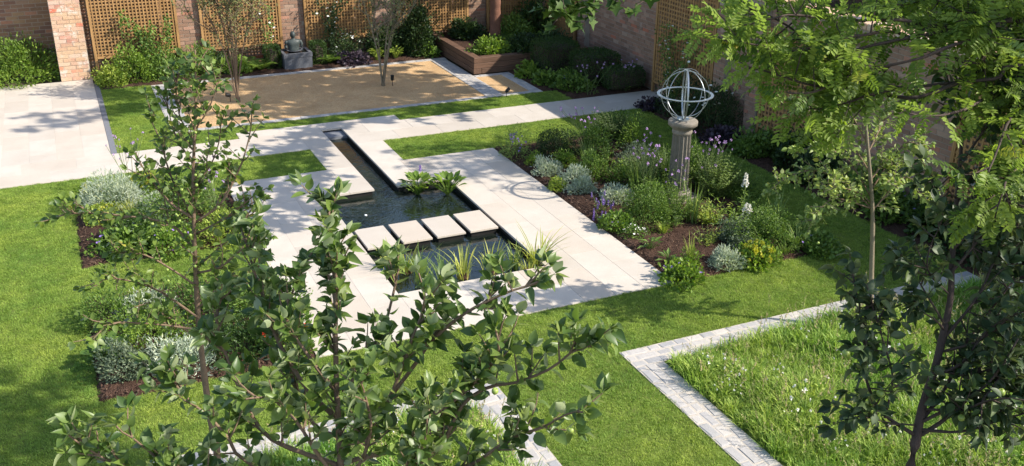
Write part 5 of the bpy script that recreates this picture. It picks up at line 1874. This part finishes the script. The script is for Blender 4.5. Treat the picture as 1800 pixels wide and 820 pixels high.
multistem('bushier multi stemmed tree with fine pale foliage, on the left of the gravel', ground_at(419, 178), [(-.75, .1, 2.9, .022), (-.35, .3, 3.3, .022), (0.0, -.2, 3.5, .025), (.35, .2, 3.2, .02), (.7, -.1, 2.8, .02), (-.1, .4, 3.2, .018), (.15, -.4, 3.0, .018)], 0, 0, 13, 1)
multistem('twin stemmed tree with silvery trunks in the middle of the gravel', ground_at(674, 150), [(-.6, .05, 2.7, .022), (-.25, .3, 3.2, .016), (.8, .1, 2.7, .024), (.5, -.3, 3.2, .017), (1.15, .2, 2.9, .015)], 0, 1, 9, 1)

# ---- thick trunk in the raised bed, crown above the picture
base = np.array([10.22, 23.45, .3])
limbs = []
for a in np.linspace(0, 6.0, 9):
    e = base + np.array([2.4 * math.cos(a), 1.9 * math.sin(a), 3.6 + .7 * math.sin(3 * a)])
    limbs.append((np.vstack([base + (0, 0, 2.3 + .1 * a), base + np.array([.7 * math.cos(a), .6 * math.sin(a), 3.0]), e]), .05, .012))
build_tree('cherry_tree', 'tree with a thick red brown trunk growing out of the raised bed', base, np.vstack([base, base + (.01, 0, 1.2), base + (0, .02, 2.6), base + (.0, .0, 3.8)]), limbs, 'crab', 'dark', 'bark_red', (.15, .10), 15, (.3, .8), .13, .06, .3, .25, 0, .2)


# ---- trees behind the side wall whose shade falls into the garden
def shade_tree(name, label, base, height, cc, rad, n, kind, m, L, single=0, hang=None):
    base, cc, rad = np.array(base, float), np.array(cc, float), np.array(rad, float)
    limbs = []
    for _ in range(14):
        d = norm(rng.normal(0, 1, 3))
        e = cc + d * rad * .8
        limbs.append((np.vstack([base + (0, 0, height * .55), (base + (0, 0, height * .7) + cc) / 2, cc * .5 + e * .5 + rng.normal(0, .2, 3), e]), .07, .015))
    if hang is not None:
        for h in hang:
            limbs.append((np.vstack([base + (0, 0, height * .55), cc + (0, 0, -.3)] + list(h)), .05, .006))

    def extra(root, tg, leafy, twigs):
        for _ in range(n):
            p = cc + norm(rng.normal(0, 1, 3)) * rad * rng.uniform(.35, 1.0)
            q = in_view(p)
            if q and -30 < q[0] < 1830 and -40 < q[1] < 830:
                continue
            tw = bend_line(p, rng.normal(0, 1, 3), .4, .2, .1, .1)
            V, T, Q = tube(tw, .006, 4, False)
            tg.add(V, T, Q)
            leafy(tw, 0)
    return build_tree(name, label, base, np.vstack([base, base + (0, 0, height * .5), base + (0, 0, height * .8)]), limbs, kind, m, 'bark_dark', (.18, .08), 3, (.3, .6), L, .09, .2, .5, single, .3, extra=extra, tips=4)


hang = []
for uvs in ([(1010, -60), (985, -10), (968, 20)], [(1060, -60), (1040, -5), (1030, 30)], [(1020, -60), (1010, 5), (985, 45)], [(1120, -60), (1090, -10), (1075, 12)], [(1150, -60), (1140, -15), (1110, 10)], [(1000, -60), (975, 0), (1000, 42)]):
    hang.append(limb(13.6, 13.2, *uvs))
for e in ((8.4, 15.8, 7.8), (7.8, 16.5, 7.6), (8.9, 15.2, 8.2), (7.6, 15.6, 7.4), (8.6, 16.6, 7.2)):
    hang.append([np.array([10.0, 16.8, 7.2]), np.array(e), np.array(e) + (-.5, -.1, .1)])
shade_tree('plane_tree', 'plane tree whose lobed leaves hang into the top of the picture', (13.4, 17.0, 0), 7, (11.9, 17.1, 5.9), (3.1, 2.7, 1.7), 520, 'maple', 'maple', .20, 120, hang)
shade_tree('lime_tree', 'neighbouring tree behind the side wall near the standard tree', (13.9, 11.9, 0), 6.5, (13.0, 11.7, 5.6), (1.6, 1.6, 1.2), 120, 'crab', 'maple', .14)
for x, y, w in ((3.5, 28.5, 'tall tree behind the back wall, left one of three'), (7.5, 29.0, 'tall tree behind the back wall, middle one of three'), (11.5, 28.5, 'tall tree behind the back wall, right one of three')):
    shade_tree('background_tree', w, (x, y, 0), 7, (x, y, 5.4), (2.3, 1.8, 2.6), 260, 'crab', 'dark', .17)

# ------------------------------------------------------------------ grass, meadow and mulch chips (uncountable)
def turf_clump(n, size, h, w):
    B = np.stack([rng.uniform(-size / 2, size / 2, n), rng.uniform(-size / 2, size / 2, n), np.zeros(n)], -1)
    V, T, Q, rn = blades(B, rng.uniform(0, 6.28, n), rng.uniform(.1, .9, n), h * rng.uniform(.5, 1.15, n), w, 2, .2)
    return Geo().add(V, T, Q, rn * .55)


turf_src = [loose('turf_clump', turf_clump(150, .12, .028, .0042), M['turf']) for _ in range(5)]


def grid_points(rs, step, inset):
    out = []
    for x0, x1, y0, y1 in rs:
        nx, ny = max(1, int((x1 - x0 - 2 * inset) / step)), max(1, int((y1 - y0 - 2 * inset) / step))
        X, Y = np.meshgrid(np.linspace(x0 + inset, x1 - inset, nx + 1), np.linspace(y0 + inset, y1 - inset, ny + 1), indexing='ij')
        p = np.stack([X.ravel(), Y.ravel(), np.full(X.size, -.016)], -1)
        p[:, :2] += rng.uniform(-.3, .3, (len(p), 2)) * step
        out.append(p)
    return np.concatenate(out)


vis_lawn = [(max(r[0], -3.2), r[1], max(r[2], 4.0), r[3]) for r in LAWN]
pts = grid_points(vis_lawn, .085, .05)
n = len(pts)
scatter('lawn_grass', pts, rng.uniform(.85, 1.2, n), np.stack([rng.normal(0, .06, n), rng.normal(0, .06, n), rng.uniform(0, 6.28, n)], -1), rng.integers(0, 5, n), turf_src, 'short mown lawn grass', 'grass')


def meadow_clump(kind):
    g = Geo()
    if kind in (0, 1, 2):
        n = 75
        az = rng.uniform(0, 6.28, n)
        r = .12 * rng.random(n) ** .5
        B = np.stack([np.cos(az) * r, np.sin(az) * r, np.zeros(n)], -1)
        V, T, Q, rn = blades(B, az + rng.normal(0, .8, n), rng.uniform(.05, .75, n), rng.uniform(.06, .28, n), rng.uniform(.006, .014, n), 4, .3)
        g.add(V, T, Q, rn * .6)
    elif kind == 3:                                   # broad leaved weeds
        n = 22
        az = rng.uniform(0, 6.28, n)
        B = np.stack([np.cos(az) * .05, np.sin(az) * .05, np.zeros(n)], -1)
        V, T, Q, rn = blades(B, az, rng.uniform(.4, 1.0, n), rng.uniform(.10, .20, n), rng.uniform(.018, .03, n), 4, .5)
        g.add(V, T, Q, rn * .4)
    elif kind == 4:                                   # clover with heads
        n = 60
        P = np.stack([rng.normal(0, .08, n), rng.normal(0, .08, n), rng.uniform(.05, .14, n)], -1)
        V, T, Q, rn = leaves(P, rng.normal(0, 1, (n, 3)) * (1, 1, .3), np.tile([0, 0, 1.0], (n, 1)) + rng.normal(0, .3, (n, 3)), .035, .03, 'oval')
        g.add(V, T, Q, rn * .5)
        for _ in range(3):
            p = np.array([rng.normal(0, .08), rng.normal(0, .08), 0])
            V, T, Q = tube([p, p + (0, 0, .2)], .0025, 3, False)
            g.add(V, T, Q, .3)
            d = norm(rng.normal(0, 1, (10, 3)) + (0, 0, .4))
            V, T, Q, rn = leaves(np.tile(p + (0, 0, .2), (10, 1)), d, rng.normal(0, 1, (10, 3)), .02, .014)
            g.add(V, T, Q, rn, 1)
    else:                                             # tall seed stalks
        for _ in range(5):
            p = np.array([rng.normal(0, .06), rng.normal(0, .06), 0])
            e = p + np.array([rng.normal(0, .09), rng.normal(0, .09), rng.uniform(.3, .48)])
            V, T, Q = tube([p, (p + e) / 2 + rng.normal(0, .01, 3), e], .002, 3, False)
            g.add(V, T, Q, .8)
            n = 12
            k = rng.uniform(.72, 1, n)
            V, T, Q, rn = leaves(p + (e - p) * k[:, None], np.tile((e - p) * 2, (n, 1)) + rng.normal(0, .5, (n, 3)), rng.normal(0, 1, (n, 3)), .03, .009)
            g.add(V, T, Q, rn, 2)
    return g


M['seed'] = plain('straw_seed_head', (0.42, 0.34, 0.18), .8, 0, .1)
meadow_src = [loose('meadow_clump', meadow_clump(k), [M['meadow'], M['white_petal'], M['seed']]) for k in (0, 1, 2, 0, 3, 4, 5)]
for (a, b, c, d), w in (((5.84, 11.12, 3.2, 8.41), 'long flowering meadow grass in the right hand plot'), ((.48, 3.45, 4.6, 8.41), 'long meadow grass in the plot under the foreground apple tree')):
    pts = grid_points([(a, b, c, d)], .075, .09)
    pts[:, 2] = -.012
    n = len(pts)
    big = 1.0 + .35 * np.sin(pts[:, 0] * 3.1 + 1.7 * np.sin(pts[:, 1] * 2.3)) * np.cos(pts[:, 1] * 2.7 + pts[:, 0])
    scatter('meadow_grass', pts, rng.uniform(.55, 1.15, n) * big, np.stack([rng.normal(0, .1, n), rng.normal(0, .1, n), rng.uniform(0, 6.28, n)], -1),
            rng.choice(7, n, p=[.17, .17, .16, .13, .23, .04, .10]), meadow_src, w, 'grass')

M['chip'] = stone_mat('bark_chip', [(0.03, 0.016, 0.011), (0.075, 0.04, 0.027), (0.14, 0.09, 0.06)], .3, 20, .95, 80)
V, Q = bevel_box(.045, .014, .008, .002)
chip = [loose('bark_chip', Geo().add(V * s, Q=Q), M['chip']) for s in ((1, 1, 1), (.6, 1.5, 1))] if 'chip' in M else None
pts = grid_points(BEDS, .05, .05)
pts[:, 2] = .025
n = len(pts)
scatter('bark_chips', pts, rng.uniform(.5, 1.3, n), np.stack([rng.normal(0, .5, n), rng.normal(0, .5, n), rng.uniform(0, 6.28, n)], -1), rng.integers(0, 2, n), chip, 'dark bark mulch chips over the beds', 'mulch')
bpy.context.view_layer.update()
